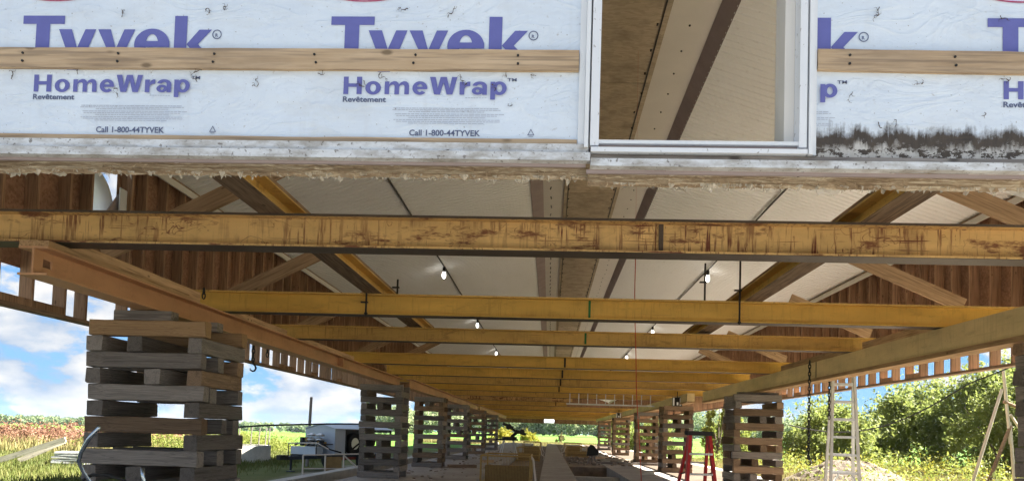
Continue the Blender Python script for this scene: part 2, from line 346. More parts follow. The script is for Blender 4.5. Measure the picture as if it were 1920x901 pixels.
# hills
hm = MB(); N = 90
for i in range(N):
    a = -.6 + 1.5 * i / (N-1); D = 1500
    hgt = 30 * sstep(.05, .28, a) * (.75 + .25*math.sin(a*17)) + 6 + 3*math.sin(a*41)*.6
    for k, (q, e) in enumerate(((0, 0), (.12, .55), (.3, .92), (.5, 1), (1.0, .8))): hm.v.append(((D + 700*q)*math.sin(a), (D + 700*q)*math.cos(a), -8 + e * hgt))
for i in range(N-1):
    for k in range(4): hm.f.append((i*5+k, (i+1)*5+k, (i+1)*5+k+1, i*5+k+1))
tag(hm.build('hills', M['hill'], smooth=True), 'low wooded hills tinted haze blue on the horizon', kind='structure')

# foundation and floors
def struct(name, mb, mat, label=None):
    return tag(mb.build(name, mat), label, kind='structure')
FZ = -1.12
struct('pit_floor', MB().box(-5.6, 6.4, 2.7, 80.3, -2.1, -1.95), M['pit'], 'dark dirt at the bottom of the open pits')
struct('foundation_wall', MB().box(-5.6, -5.3, 2.75, 80, -1.94, FZ), M['pale_conc'], 'pale concrete foundation wall along the left edge')
struct('foundation_wall', MB().box(6.0, 6.4, 2.75, 80, -1.94, FZ), M['pale_conc'], 'pale concrete foundation wall along the right edge')
ls = struct('concrete_slab', MB().box(-4.45, -1.62, 3.2, 79.6, -1.94, FZ), M['slab'], 'long concrete floor strip under the left cribs')
ws = struct('concrete_walkway', MB().box(-.2, .7, 3.2, 79.6, -1.94, FZ - .004), M['slab'], 'narrow concrete walkway down the middle')
rs = struct('concrete_slab', MB().box(2.05, 3.57, 3.2, 79.6, -1.94, FZ), M['slab'], 'concrete floor strip left of the right cribs')
struct('dirt_floor', MB().box(3.572, 5.998, 3.2, 79.6, -1.94, FZ - .004), M['dirt'], 'brown dirt under the right cribs')
struct('floor_infill', MB().box(.702, 2.048, 27, 79.6, -1.94, FZ - .03), M['rubble'], 'dirt floor filling the gap beyond the open pit')
struct('floor_infill', MB().box(-1.618, -.202, 21.5, 79.6, -1.94, FZ - .25), M['rubble'], 'dirt floor in the gutter beyond the near crate')
struct('cross_wall', MB().box(.702, 2.048, 22.0, 22.3, -1.94, FZ - .1), M['pale_conc'], 'low concrete cross wall in the open pit')

# ------------------------------------------------------------------ the barn
barn = empty('barn', 'long brown wooden barn jacked up, front gable in white house wrap', 'barn', (0, 3, 1.07))
BX, BY, BZ = 0, 3, 1.07
class B(MB):     # meshes given in scene coordinates, built under the barn
    pass
def bb(mb, name, mat, parent=None, origin=None, **k):
    """origin: the object's own origin in scene coordinates"""
    p = parent or barn; o = Vector(origin or (BX, BY, BZ))
    mb.v = [(v[0]-o.x, v[1]-o.y, v[2]-o.z) for v in mb.v]
    ob = mb.build(name, mat, **k); ob.parent = p
    po = Vector((BX, BY, BZ)) + (Vector(p.location) if p is not barn else Vector((0,0,0)))
    ob.location = o - po
    return ob
XL, XR, XC, ZE, ZR, YF = -5.3, 6.15, .6, 3.33, 5.15, 80.0
WX0, WX1, WZ0, WZ1 = .125, .975, 1.125, 2.15     # window rough opening
# front gable wall, wrapped, as blocks round the opening (object origin at 0 so that the stain sits where it should)
fw = MB()
def zt(x): return ZE + (ZR - ZE) * (1 - (abs(x - XC) / (XC - XL) if x < XC else (x - XC) / (XR - XC)))
def wallpiece(pts):
    fw.ext(pts, 3.0, 3.035, 'y')
wallpiece([(XL-.15, 1.11), (WX0, 1.11), (WX0, zt(WX0)), (XL-.15, ZE)])
wallpiece([(WX1, 1.09), (XR+.15, 1.09), (XR+.15, ZE), (WX1, zt(WX1))])
wallpiece([(WX0, WZ1), (WX1, WZ1), (WX1, zt(WX1)), (XC, ZR), (WX0, zt(WX0))])
front = bb(fw, 'front_wall', M['wrap'], origin=(0, 3, 0)); front['label'] = 'white house wrap printed in blue on the front gable'
front.location = (0, 0, -BZ)
def fp(mb, name, mat, **k):
    o = mb.build(name, mat, **k); o.parent = front; o.location = (0, -3, 0); return o
# inner framing of the gable: sill plate, studs (seen from under and through the window)
for x in np.arange(XL + .1, XR, .6):
    if WX0 - .05 < x < WX1 + .05: continue
    bb(MB().box(-.019, .019, 3.045, 3.17, 1.2, zt(x) - .12).add([], []), 'stud', M['stud'], origin=(0,0,0)).location = (x, -3, -BZ)
bb(MB().box(XL-.1, WX0-.04, 3.172, 3.184, 1.13, ZE-.1), 'gable_lining', M['liner'])
bb(MB().box(WX1+.04, XR+.1, 3.172, 3.184, 1.13, ZE-.1), 'gable_lining', M['liner'])
# insulation at the bare underside, lumpy, and torn film hanging from it
def strip(x0, x1, y0, y1, z, amp, nxs, nys, seed):
    r = np.random.default_rng(seed); m = MB()
    for j in range(nys+1):
        for i in range(nxs+1):
            x = x0 + (x1-x0)*i/nxs; m.v.append((x, y0 + (y1-y0)*j/nys + r.normal()*.004, z + amp*(math.sin(x*9+seed)*.4 + r.normal()*.55) - (.012 if j == nys else 0)))
    for j in range(nys):
        for i in range(nxs): a = j*(nxs+1)+i; m.f.append((a, a+1, a+nxs+2, a+nxs+1))
    return m
def ins(x0, x1, y0, z, seed):
    m = strip(x0, x1, y0, 3.15, z, .0035, int((x1-x0)*40), 7, seed)
    fp(m, 'insulation', M['insul'])
ins(XL, .13, 3.03, 1.068, 1); ins(.13, XR, 3.03, 1.044, 2)
fm = MB(); r_ = random.Random(4)
def shred(x, y, z, wd, ln):
    o = len(fm.v); n = 4; k = r_.uniform(-.5, .5)
    pts = []
    for i in range(n+1):
        f = i/n; pts.append((x + wd*(f-.5), y + r_.uniform(-.006,.006), z + .004)); 
    low = [(p[0] + k*wd*.3 + r_.uniform(-.1,.1)*wd, p[1] + r_.uniform(-.015,.015), z - ln * (1 - abs(2*i/n - 1))**.7 * r_.uniform(.5, 1.1) - .002) for i, p in enumerate(pts)]
    fm.v += pts + low
    for i in range(n): fm.f.append((o+i, o+i+1, o+n+2+i, o+n+1+i))
for i in range(330):
    x = r_.uniform(-2.7, 2.3); 
    shred(x, r_.choice((3.13, 3.15, 3.165)), 1.064 if x < .13 else 1.04, r_.uniform(.006, .034), r_.choice((.005,.007,.01,.013,.018,.03)))
shred(1.12, 3.16, 1.04, .09, .055); shred(1.09, 3.15, 1.04, .07, .045); shred(1.9, 3.15, 1.04, .16, .05); shred(2.05, 3.16, 1.04, .14, .055)
fp(fm, 'torn_film', M['film'], recalc=False)['kind'] = 'stuff'
hm_ = MB()
for i in range(150):
    x = r_.uniform(-2.6, 2.2); z0 = 1.062 if x < .13 else 1.038; y = r_.uniform(3.05, 3.165); l_ = r_.choice((.008,.012,.018,.03)); hm_.tube([(x,y,z0+.004),(x+r_.uniform(-.01,.01),y,z0-l_*.5),(x+r_.uniform(-.02,.02),y,z0-l_)], [.0012,.001,.0004], 3)
hz_ = fp(hm_, 'insulation_fibre', M['insul']); hz_['kind'] = 'stuff'
# battens on the wrap
def nail(p, parent_mb): parent_mb.tube([(p[0], p[1], p[2]), (p[0], p[1]-.004, p[2])], .005, 8)
def batten(x0, x1, z0, z1, th, seed, tilt=0., dip=0.):
    m = MB(); n = int((x1-x0)/.12)+1; r = random.Random(seed)
    L0 = []
    for i in range(n+1):
        f = i/n; x = x0+(x1-x0)*f; e0, e1 = r.gauss(0,.0009), r.gauss(0,.0009); dz = tilt*(f-.5)
        m.v += [(x, 3-.001, z0+e0+dz), (x, 3-th, z0+e0+dz), (x, 3-th, z1+e1+dz), (x, 3-.001, z1+e1+dz)]
    for i in range(n):
        a = i*4
        for k in range(4): m.f.append((a+k, a+(k+1)%4, a+4+(k+1)%4, a+4+k))
    m.f += [(3,2,1,0), (n*4, n*4+1, n*4+2, n*4+3)]
    o = fp(m, 'batten', M['batten'])
    nm = MB()
    for x in np.arange(x0+.12, x1-.05, .41):
        for z in (.3, .7):
            if z1-z0 > .05: nail((x+r.uniform(-.01,.01), 3-th-.0005, z0+(z1-z0)*z + tilt*((x-x0)/(x1-x0)-.5)), nm)
    if nm.v:
        nb = nm.build('nail_heads', M['black']); nb.parent = o; nb['kind'] = 'stuff'
    return o
batten(-2.75, .077, 1.441, 1.524, .022, 1); batten(1.011, 2.45, 1.442, 1.526, .022, 2, -.016)
batten(-2.75, .077, 1.142, 1.166, .012, 3)
# trims along the foot
fp(MB().box(XL-.15, .122, 2.972, 3.0, 1.105, 1.142), 'trim', M['trim']); fp(MB().box(XL-.15, .13, 2.960, 3.0, 1.072, 1.1045), 'trim', M['trim'])
fp(MB().box(XL-.1, .115, 3.0, 3.012, 1.060, 1.0715), 'drip_edge', M['dark_board']); fp(MB().box(.118, XR+.1, 3.0, 3.014, 1.036, 1.0495), 'drip_edge', M['dark_board'])
fp(MB().box(.132, XR+.15, 2.957, 3.0, 1.0505, 1.081), 'trim', M['trim'])
fp(MB().box(.134, XR+.14, 2.985, 3.0, 1.0815, 1.106), 'sill_board', M['timber'])
# window frame: flanges, inner frame, reveals
wf = MB().build('window_frame', M['trim_clean']) if False else None
for a, b, y0, y1, z0, z1 in ((.080,.104,2.985,3.03,1.112,2.2), (.1045,.1205,2.962,3.03,1.127,2.2), (.974,.992,2.962,3.03,1.108,2.2), (.9925,1.009,2.985,3.03,1.112,2.2)): fp(MB().box(a,b,y0,y1,z0,z1), 'window_frame', M['trim_clean'])
def wp(mb, name, mat):
    o = mb.build(name, mat); o.parent = front; o.location = (0,-3,0); return o
wp(MB().box(.128,.162,2.966,3.14,1.135,2.2), 'window_jamb', M['vinyl']); wp(MB().box(.938,.967,2.966,3.14,1.135,2.2), 'window_jamb', M['vinyl'])
wp(MB().box(.162,.939,2.972,3.03,1.146,1.160), 'window_sill', M['trim_clean']); wp(MB().box(.132,.968,2.958,3.02,1.108,1.126), 'window_sill', M['vinyl']); wp(MB().box(.128,.97,2.99,3.14,1.127,1.145), 'window_sill', M['dark_board'])
wp(MB().box(.898,.937,3.03,3.16,1.161,2.2), 'reveal', M['ridge_white']); 

# --- printing on the wrap
YP = 2.9975
def flat(polys, name, mat, z=0.):
    m = MB()
    for i, p in enumerate(polys): m.add([(x, YP - z - .00004*i, zz) for x, zz in p], [tuple(range(len(p)))])
    o = m.build(name, mat, recalc=False); o.parent = front; o.location = (0,-3,0); return o
def tyvek(X0):
    k = .0022
    def P(x, y): return (X0 + (x-622)*k, 1.668 - (y-32)*k)
    def Q(*pts): return [P(*p) for p in pts]
    polys = [Q((622,32),(703,32),(703,48),(675,48),(675,116),(648,116),(648,48),(622,48)),
             Q((692.5,58),(717.5,58),(733,104),(720,104+22)), Q((765,58),(744,58),(712,136),(735,136)),
             Q((768.7,58),(793,58),(805.5,98),(797,116)), Q((840.5,58),(819.5,58),(796,116),(815,116)),
             Q((916,32),(940,32),(940,116),(916,116)), Q((963.7,58),(987.5,58),(962,86),(940,86)), Q((962,86),(940,86),(968,116),(993,116))]
    # e
    c = (873.7, 87); ring = []
    a0, a1 = R(-35), R(360)
    for i in range(33):
        a = math.radians(0 + 320*i/32); ring.append((c[0]+34*math.cos(a), c[1]-30.5*math.sin(a)))
    inn = [(c[0]+12*math.cos(math.radians(320*i/32)), c[1]-20*math.sin(math.radians(320*i/32))) for i in range(33)]
    for i in range(32): polys.append(Q(ring[i], ring[i+1], inn[i+1], inn[i]))
    polys.append(Q((c[0]-24, 80.5), (c[0]+34, 80.5), (c[0]+34, 92), (c[0]-24, 92)))
    flat(polys, 'lettering', M['print'])
    # registered mark ring
    rp_ = []
    for i in range(24):
        a, b = 2*math.pi*i/24, 2*math.pi*(i+1)/24
        rp_.append([P(997.5+9*math.cos(t_)*q, 67+9*math.sin(t_)*q) for t_, q in ((a,1),(b,1),(b,.8),(a,.8))])
    flat(rp_, 'lettering', M['print_dark'])
    text('R', P(994.4,71.2), .0185, M['print_dark'], .0006)
    # red oval above, lowest part of it in view
    ov = []
    for i in range(64):
        a, b = 2*math.pi*i/64, 2*math.pi*(i+1)/64
        ov.append([P(683+112*math.cos(t_)*q, -44+48*math.sin(t_)*q2) for t_, q, q2 in ((a,1,1),(b,1,1),(b,.98,.945),(a,.98,.945))])
    flat(ov, 'lettering', M['print_red'])
def text(body, pos, size, mat, off=0., sx=1., fit=None, shear=0.):
    cu = bpy.data.curves.new('txt', 'FONT'); cu.body = body; cu.size = size; cu.offset = off; cu.resolution_u = 3; cu.fill_mode = 'FRONT'
    o = bpy.data.objects.new('txt', cu); COL.objects.link(o); dg = bpy.context.evaluated_depsgraph_get(); me = bpy.data.meshes.new_from_object(o.evaluated_get(dg))
    bpy.data.objects.remove(o); me.materials.clear(); me.materials.append(mat)
    xs_ = [v.co.x for v in me.vertices]
    if fit: sx = fit / (max(xs_) - min(xs_))
    x0 = min(xs_)
    for v in me.vertices: v.co = Vector((pos[0] + (v.co.x - x0)*sx, YP, pos[1] + v.co.y))
    ob = link('lettering', me, front, (0,-3,0)); return ob
def homewrap(X0):
    k = .00221
    def P(x, y): return (X0 + (x-645)*k, 1.423 - (y-142)*k)
    def C(x, y): return P(640 + x/4, 130 + y/4 + .5)
    def ell(cx, cy, ox, oy, ix, iy, a0=0, a1=360, n=28):
        q = [math.radians(a0 + (a1-a0)*i/n) for i in range(n+1)]
        return [[C(cx+ox*math.cos(q[i]), cy-oy*math.sin(q[i])), C(cx+ox*math.cos(q[i+1]), cy-oy*math.sin(q[i+1])), C(cx+ix*math.cos(q[i+1]), cy-iy*math.sin(q[i+1])), C(cx+ix*math.cos(q[i]), cy-iy*math.sin(q[i]))] for i in range(n)]
    def pg(*p): return [C(*q) for q in p]
    def rc(a, b, c_, d_): return pg((a,c_),(b,c_),(b,d_),(a,d_))
    arch = [(360,112),(374,95),(395,87),(414,89),(430,102),(435,124),(401,124),(397,116),(388,113),(372,117),(360,130)]
    gl_ = [rc(22,58,55,185), rc(120,158,55,185), rc(58,120,105,131)] + ell(242,138,58,51,22,29)
    gl_ += [rc(328,362,90,185), rc(401,435,120,185), rc(474,508,120,185), pg(*arch), pg(*[(x+73,y) for x, y in arch])]
    gl_ += ell(588,138,55,51,21,29,0,318) + [rc(560,643,128,147)]
    gl_ += [pg((660,55),(702,55),(719,138),(718,185),(694,185)), pg((719,138),(738,55),(761,95),(737,185),(718,185)), pg((738,55),(784,55),(761,95)), pg((784,55),(806,138),(805,185),(786,185),(761,95)), pg((806,138),(822,55),(862,55),(828,185),(805,185))]
    gl_ += [rc(880,915,90,185), pg((913,118),(925,98),(940,88),(957,88),(957,121),(937,122),(922,130),(913,146))]
    gl_ += [rc(1046,1080,118,185)] + ell(1027,122,53,35,19,13,0,175) + ell(1012,158,42,29,13,11)
    gl_ += [rc(1105,1140,90,222)] + ell(1171,138,53,51,20,29)
    flat(gl_, 'lettering', M['print'])
    text('TM', P(946.5, 151), .019, M['print_dark'], .0003, fit=17*k)
    text('Rev\u00eatement', P(645, 191), .031, M['print_dark'], .0008, fit=80*k)
    text('Call 1-800-44TYVEK', P(770, 252.5), .0335, M['print_dark'], .0007, fit=130*k)
    r = random.Random(7); ps = []
    for g_ in range(3):
        for ln in range(3):
            y = 201.5 + g_*11.2 + ln*3.4; x, x1 = (740 + r.uniform(-4,6), 931 + r.uniform(-4,6)) if ln < 2 else (768, 905)
            while x < x1:
                wd = r.uniform(3, 11); ps.append([P(x,y), P(x+wd,y), P(x+wd,y+1.1), P(x,y+1.1)]); x += wd + 1.2
    x = 871
    while x < 908: ps.append([P(x,183), P(x+4,183), P(x+4,184.2), P(x,184.2)]); x += 5
    flat(ps, 'fine_print', M['print_grey'])['kind'] = 'stuff'
    tri = [(992,238),(985.5,250),(998.5,250)]; inn = [(992,240.6),(987.6,248.8),(996.4,248.8)]
    if X0 < .3 or X0 > .6: flat([[P(*tri[i]), P(*tri[(i+1)%3]), P(*inn[(i+1)%3]), P(*inn[i])] for i in range(3)] + [[P(988,251.5),P(996,251.5),P(996,252.5),P(988,252.5)]], 'lettering', M['print_dark'])
for i, X0 in enumerate((-2.234, -.934, .366, 1.666)):
    if i == 2:
        # only the end of this repeat shows right of the window: build it, the opening hides the rest
        pass
    tyvek(X0); homewrap(X0 + .06)
# letters that would float over the window hole are cut away
for o in [o for o in front.children if o.name.startswith(('lettering', 'fine_print'))]:
    me = o.data; xs_ = [v.co.x for v in me.vertices]
    if max(xs_) < 1.0 and min(xs_) > .07: bpy.data.objects.remove(o); continue
    if max(xs_) > .08 and min(xs_) < 1.005:
        import bmesh
        b = bmesh.new(); b.from_mesh(me)
        bmesh.ops.bisect_plane(b, geom=b.verts[:]+b.edges[:]+b.faces[:], plane_co=(1.011,0,0), plane_no=(1,0,0), clear_inner=min(xs_) > .08)
        if min(xs_) <= .08: pass
        bmesh.ops.delete(b, geom=[f for f in b.faces if .08 < f.calc_center_median().x < 1.01], context='FACES'); b.to_mesh(me); b.free()
# dead vine remains and cobweb smears on the wrap
def vine(x, z, n, step, ang, seed):
    step *= .62
    r = random.Random(seed); pts = [(x, 2.994, z)]; a = ang
    for i in range(n):
        a += r.gauss(0, .9); pts.append((pts[-1][0] + step*math.cos(a), 2.994 - abs(r.gauss(0,.003)), pts[-1][2] + step*math.sin(a)))
    m = MB().tube(pts, [.0011 * r.uniform(.3, 1.7) for _ in pts], 4)
    for i in range(2, n, 3):
        q = pts[i]; b = a + r.uniform(-2, 2); m.tube([q, (q[0]+.012*math.cos(b), q[1]-.002, q[2]+.012*math.sin(b)), (q[0]+.018*math.cos(b+.5), q[1]-.001, q[2]+.018*math.sin(b+.5))], [.0009,.0007,.0004], 4)
        if r.random() < .5: m.lathe([(0,-.003),(.0035,0),(0,.003)], 5, q)
    o = m.build('dead_vine', M['vine']); o.parent = front; o.location = (0,-3,0)
vs_list = [(-2.28,1.43,7,.012,-.6),(-2.05,1.42,9,.012,-.9),(-1.83,1.36,8,.012,-1.2),(-1.94,1.38,12,.012,.2),(-1.48,1.39,12,.013,-.1),(-1.25,1.375,9,.012,.3),(-1.05,1.41,9,.012,-1.),(-.98,1.43,8,.012,-.3),
 (-.84,1.43,7,.012,-.5),(-.72,1.435,9,.012,-1.3),(-.79,1.40,10,.012,-1.5),(-.55,1.43,11,.012,-.5),(-.40,1.43,9,.012,-.8),(-.32,1.42,8,.012,-2.),(-.26,1.36,6,.012,.2),(-.20,1.31,4,.012,-1.),(0.045,1.325,9,.012,-2.0),
 (-.43,1.71,8,.012,-.8),(-.40,1.72,7,.012,-.2),(-.62,1.70,8,.012,-2.),(1.25,1.71,14,.012,-.6),(1.37,1.72,8,.012,-2.4),(1.15,1.37,6,.012,-1.7),(1.24,1.36,6,.012,-.4),(1.31,1.26,5,.012,-1.4),(1.25,1.25,4,.012,-1.5),(1.4,1.37,6,.012,-1.8),(1.75,1.43,6,.012,-1.),(1.5,1.53,7,.010,-1.2),(1.12,1.53,6,.01,-1.4),(-1.46,1.69,7,.012,.2),(-1.42,1.70,6,.012,-.9)]
rv = random.Random(2); vs_list = [v for i, v in enumerate(vs_list) if i % 5 not in (1, 3)]
for i in range(8): vs_list.append((rv.choice((rv.uniform(-2.3, 0), rv.uniform(1.05, 1.8))), rv.choice((1.425, rv.uniform(1.2, 1.42), rv.uniform(1.56, 1.72))), rv.randint(3, 7), .011, rv.uniform(-3, 0)))
for i, a in enumerate(vs_list): vine(*a, seed=i)

# --- side walls: sill plates, studs, blocking, sheathing panels, top plates
def side_wall(xw, sgn, lab):
    o0 = Vector((xw, 3.2, 1.07))
    wall = bb(MB().box(-.07+xw, .07+xw, 3.2, YF, 1.07, 1.108), 'side_wall', M['plate'], origin=tuple(o0)); wall['label'] = lab
    def sp(mb_mesh, name, loc, scale=(1,1,1)): return link(name, mb_mesh, wall, loc, (0,0,0), scale)
    stud_m = MB().box(-.068, .068, -.019, .019, 0, ZE - 1.108 - .04).mesh('stud', M['stud']); block_m = MB().box(-.06, .06, 0, .455, 0, .075).mesh('blocking', M['stud'])
    sheet_m = MB().box(-.006, .006, 0, 1.196, 0, ZE - 1.50).mesh('sheathing_panel', M['sheath'])
    n = 0
    y = 3.4; k = 0
    while y < YF - .1:
        if sgn < 0 and 8.2 < y < 9.1: sp(stud_m, 'stud', (0, (8.27 if y < 8.6 else 9.08) - o0.y, .038))
        else: sp(stud_m, 'stud', (rnd.uniform(-.004,.004), y - o0.y + rnd.uniform(-.03,.03), .038)); 
        if rnd.random() < .17: sp(block_m, 'blocking', (0, y - o0.y + .022, .0385))
        y += .5; k += 1
    y = 3.22
    while y < YF - 1.0:
        if sgn < 0 and 7.9 < y < 9.2:
            # the bay with the round fan hole: sheathing below and beside it
            m = MB().box(-.006,.006,0,1.196,0,.55).box(-.006,.006,0,.30,.551,1.83).box(-.006,.006,.96,1.196,.551,1.83).box(-.006,.006,.301,.959,1.62,1.83)
            sp(m.mesh('sheathing_panel', M['sheath']), 'sheathing_panel', (sgn*.077, y-o0.y, .43))
        else: sp(sheet_m, 'sheathing_panel', (sgn*.077 + rnd.uniform(-.002,.002), y - o0.y, .43))
        y += 1.2
    m = MB().box(-.07, .07, 0, YF-3.2, 0, .038).mesh('top_plate', M['plate']); sp(m, 'top_plate', (0, 0, ZE-1.07-.038))
    m = MB().box(-.012, .012, 0, YF-3.2, 0, .09).mesh('trim_board', M['ridge_white']); sp(m, 'trim_board', (-sgn*.085, 0, ZE-1.07-.13))
    return wall
wl = side_wall(XL, -1, 'left side wall of brown panels with open stud bays at its foot')
wr = side_wall(XR, 1, 'right side wall of brown panels with open stud bays at its foot')
# fan hole ring in the left wall
ring = MB(); n = 40; cy, cz, rr = 8.50, 2.50, .42
for i in range(n):
    for (r1, xo) in ((rr, -.34), (rr+.03, -.34), (rr+.03, -.09), (rr, -.09)):
        a = 2*math.pi*i/n; ring.v.append((XL+xo, cy + r1*math.cos(a), cz + r1*math.sin(a)))
for i in range(n):
    for k in range(4): ring.f.append((i*4+k, i*4+(k+1)%4, ((i+1)%n)*4+(k+1)%4, ((i+1)%n)*4+k))
bb(ring, 'fan_ring', M['white_paint'], smooth=True)['label'] = 'pale round fan ring in the hole of the left wall'
bb(MB().ext([(8.50,2.2),(8.95,2.2),(8.95,2.75)], XL-.05, XL-.035, 'x'), 'fan_guard', M['dark_board'])
bb(MB().box(XL+.0, XL+.015, 8.90, 9.05, 2.1, 2.82), 'loose_wrap', M['trim_clean'])

# --- ceiling: ribbed liner, one sheet for each slope, ridge chase, roof skin
def slope(x0, z0, x1, z1, name, lab):
    m = MB(); y = 3.2; prof = []
    while y < YF:
        prof += [(y, 0), (y+.10, 0), (y+.108, -.011), (y+.132, -.011)]; y += .14
    nrm = Vector((-(z1-z0), 0, x1-x0)).normalized()
    if nrm.z < 0: nrm = -nrm
    for (yy, h) in prof:
        m.v += [(x0 + nrm.x*h, yy, z0 + nrm.z*h), (x1 + nrm.x*h, yy, z1 + nrm.z*h)]
    for i in range(len(prof)-1): m.f.append((2*i, 2*i+1, 2*i+3, 2*i+2))
    o = bb(m, name, M['liner'], origin=(0,3,0), recalc=False); o['label'] = lab; return o
CZ = lambda x: ZE + .327 * ((x - XL) if x < XC else (XR - x))
slope(XL, ZE, -.50, CZ(-.5), 'ceiling', 'left slope of the white ribbed ceiling'); slope(XR, ZE, 1.92, CZ(1.92), 'ceiling', 'right slope of the white ribbed ceiling')
zr0, zr1, zo = CZ(-.5), CZ(1.92), 4.92
bb(MB().add([(-.51,3.2,zr0-.03),(-.51,YF,zr0-.03),(-.26,YF,zo+.04),(-.26,3.2,zo+.04)],[(0,1,2,3)]), 'ridge_edge_board', M['dark_board'])
bb(MB().add([(1.93,3.2,zr1-.02),(1.93,YF,zr1-.02),(1.79,YF,zo-.06),(1.79,3.2,zo-.06)],[(0,1,2,3)]), 'ridge_edge_board', M['dark_board'])
bb(MB().add([(-.262,3.2,zo+.05),(-.262,YF,zo+.05),(.20,YF,zo+.02),(.20,3.2,zo+.02)],[(0,1,2,3)]), 'ridge_strip', M['ridge_white'])
bb(MB().add([(1.795,3.2,zo-.055),(1.795,YF,zo-.055),(1.24,YF,zo+.02),(1.24,3.2,zo+.02)],[(0,1,2,3)]), 'ridge_strip', M['ridge_white'])
pan = MB().box(-.55,.55, 0, 2.43, 0, .012).mesh('ridge_panel', M['ridge_board'])
nails = MB()
for k in range(32):
    y = 3.2 + k*2.44
    if y < YF - 2: link('ridge_panel', pan, barn, (.72, y - 3, zo - .012 - BZ + rnd.uniform(-.003,.003)))
nm_ = MB()
for k in range(110):
    y = 4 + k*.62
    for x in (.27, 1.17, -.1, 1.55):
        nm_.tube([(x + rnd.uniform(-.01,.01), y, zo + .02), (x + rnd.uniform(-.02,.02), y + rnd.uniform(-.02,.02), zo - .035)], .012, 5)
nk = bb(nm_, 'bolt_heads', M['black']); nk['kind'] = 'stuff'
for x in (.245, 1.195): bb(MB().box(x-.009, x+.009, 3.2, YF-1, zo-.022, zo-.0125), 'seam_strip', M['black'])
rf = MB()
for s_, xe in ((-1, XL-.55), (1, XR+.55)):
    zz = ZE + .30 - .18
    rf.add([(xe,2.7,zz),(XC,2.7,ZR+.28),(XC,YF+.4,ZR+.28),(xe,YF+.4,zz),(xe,2.7,zz+.05),(XC,2.7,ZR+.33),(XC,YF+.4,ZR+.33),(xe,YF+.4,zz+.05)], [(0,1,2,3),(4,5,6,7),(0,1,5,4),(2,3,7,6),(0,3,7,4)])
bb(rf, 'roof', M['alu_dull'])
# --- far gable: studs, sheathing, one white window
far = bb(MB().box(XL, XR, YF-.02, YF+.12, 1.0, 1.04), 'far_wall', M['plate'], origin=(0, YF, 1.0)); far['label'] = 'brown far gable wall with one small white window'
for x in np.arange(XL+.1, XR, .61):
    st_ = link('stud', MB().box(-.019,.019,-.02,.10,0,zt(x)-1.1).mesh('stud', M['stud']), far, (x, 0, .04))
for i in range(10):
    x0 = XL + i*1.15; x1 = min(XR, x0+1.146)
    if i == 5:
        pts = [(x0,1.04),(x1,1.04),(x1,zt(x1)),(x0,zt(x0))]
    pts = [(x0,1.04),(x1,1.04),(x1,zt(x1)),(x0,zt(x0))]
    if x0 < XC < x1: pts.insert(3, (XC, ZR))
    link('sheathing_panel', MB().ext([(a, b-1.0) for a, b in pts], .105, .12, 'y').mesh('sheathing_panel', M['sheath']), far, (0,0,0))
link('window_frame', MB().box(-.55,.55,-.06,-.025,-.05,.66).mesh('window_frame', M['white_paint']), far, (-.05, 0, .05))
tpn = NT('sky_glow_pane'); tpn.b.inputs['Emission Color'].default_value = (.9,.95,1,1); tpn.b.inputs['Emission Strength'].default_value = .9; M['pane'] = tpn.done((.8,.85,.9), .3)  # pane's own glow stands in for sky; the wall behind is solid
link('window_pane', MB().box(-.48,.48,-.075,-.061,.06,.6).mesh('window_pane', M['pane']), far, (-.05, 0, .05))

# ceiling wires with bulbs
def bulb_line(x, z, ybs, lab):
    w_ = empty('light_string', lab, 'light string', (x, 4, z), group='light strings under the ceiling')
    MB().tube([(0, y - 4, rnd.uniform(-.012,.012)) for y in np.arange(4, 60, 1.3)], .017, 6).build('cable', M['black'], w_)
    for yb in ybs:
        s_ = MB().lathe([(.0,.02),(.035,.02),(.04,-.06),(.032,-.11),(0,-.11)], 12).build('bulb_socket', M['black'], w_, (.0, yb-4, -.02))
        MB().lathe([(0,-.11),(.028,-.112),(.044,-.16),(.047,-.21),(.038,-.25),(.018,-.272),(0,-.276)], 14).build('bulb', M['bulb'], s_, smooth=True)
bulb_line(-2.77, CZ(-2.77)-.05, (19, 28, 38, 48), 'left black cable with lit bulbs under the ribbed ceiling')
bulb_line(3.74, CZ(3.74)-.05, (18.6, 28.5, 38, 48), 'right black cable with lit bulbs under the ribbed ceiling')

# ------------------------------------------------------------------ steel
def ibeam_mesh(L, hgt, wd, mat, flange_mat=None, tf=.014, tw=.012, name='steel_beam'):
    """along local X, from 0 to L; z from 0 to hgt"""
    m = MB(); a = wd/2; b = tw/2
    pr = [(-a,0),(a,0),(a,tf),(b,tf),(b,hgt-tf),(a,hgt-tf),(a,hgt),(-a,hgt),(-a,hgt-tf),(-b,hgt-tf),(-b,tf),(-a,tf)]
    nseg = max(1, int(L/1.0))
    for s_ in range(nseg+1):
        m.v += [(L*s_/nseg, q[0], q[1]) for q in pr]
    n = len(pr)
    for s_ in range(nseg):
        for i in range(n): m.f.append((s_*n+i, s_*n+(i+1)%n, (s_+1)*n+(i+1)%n, (s_+1)*n+i))
    for e in (0, nseg*n):     # end caps as quads
        m.f += [(e+0,e+1,e+2,e+11),(e+11,e+2,e+3,e+10),(e+10,e+3,e+4,e+9),(e+9,e+4,e+5,e+8),(e+8,e+5,e+6,e+7)]
    return m
ZB = 1.275     # underside of the cross beams
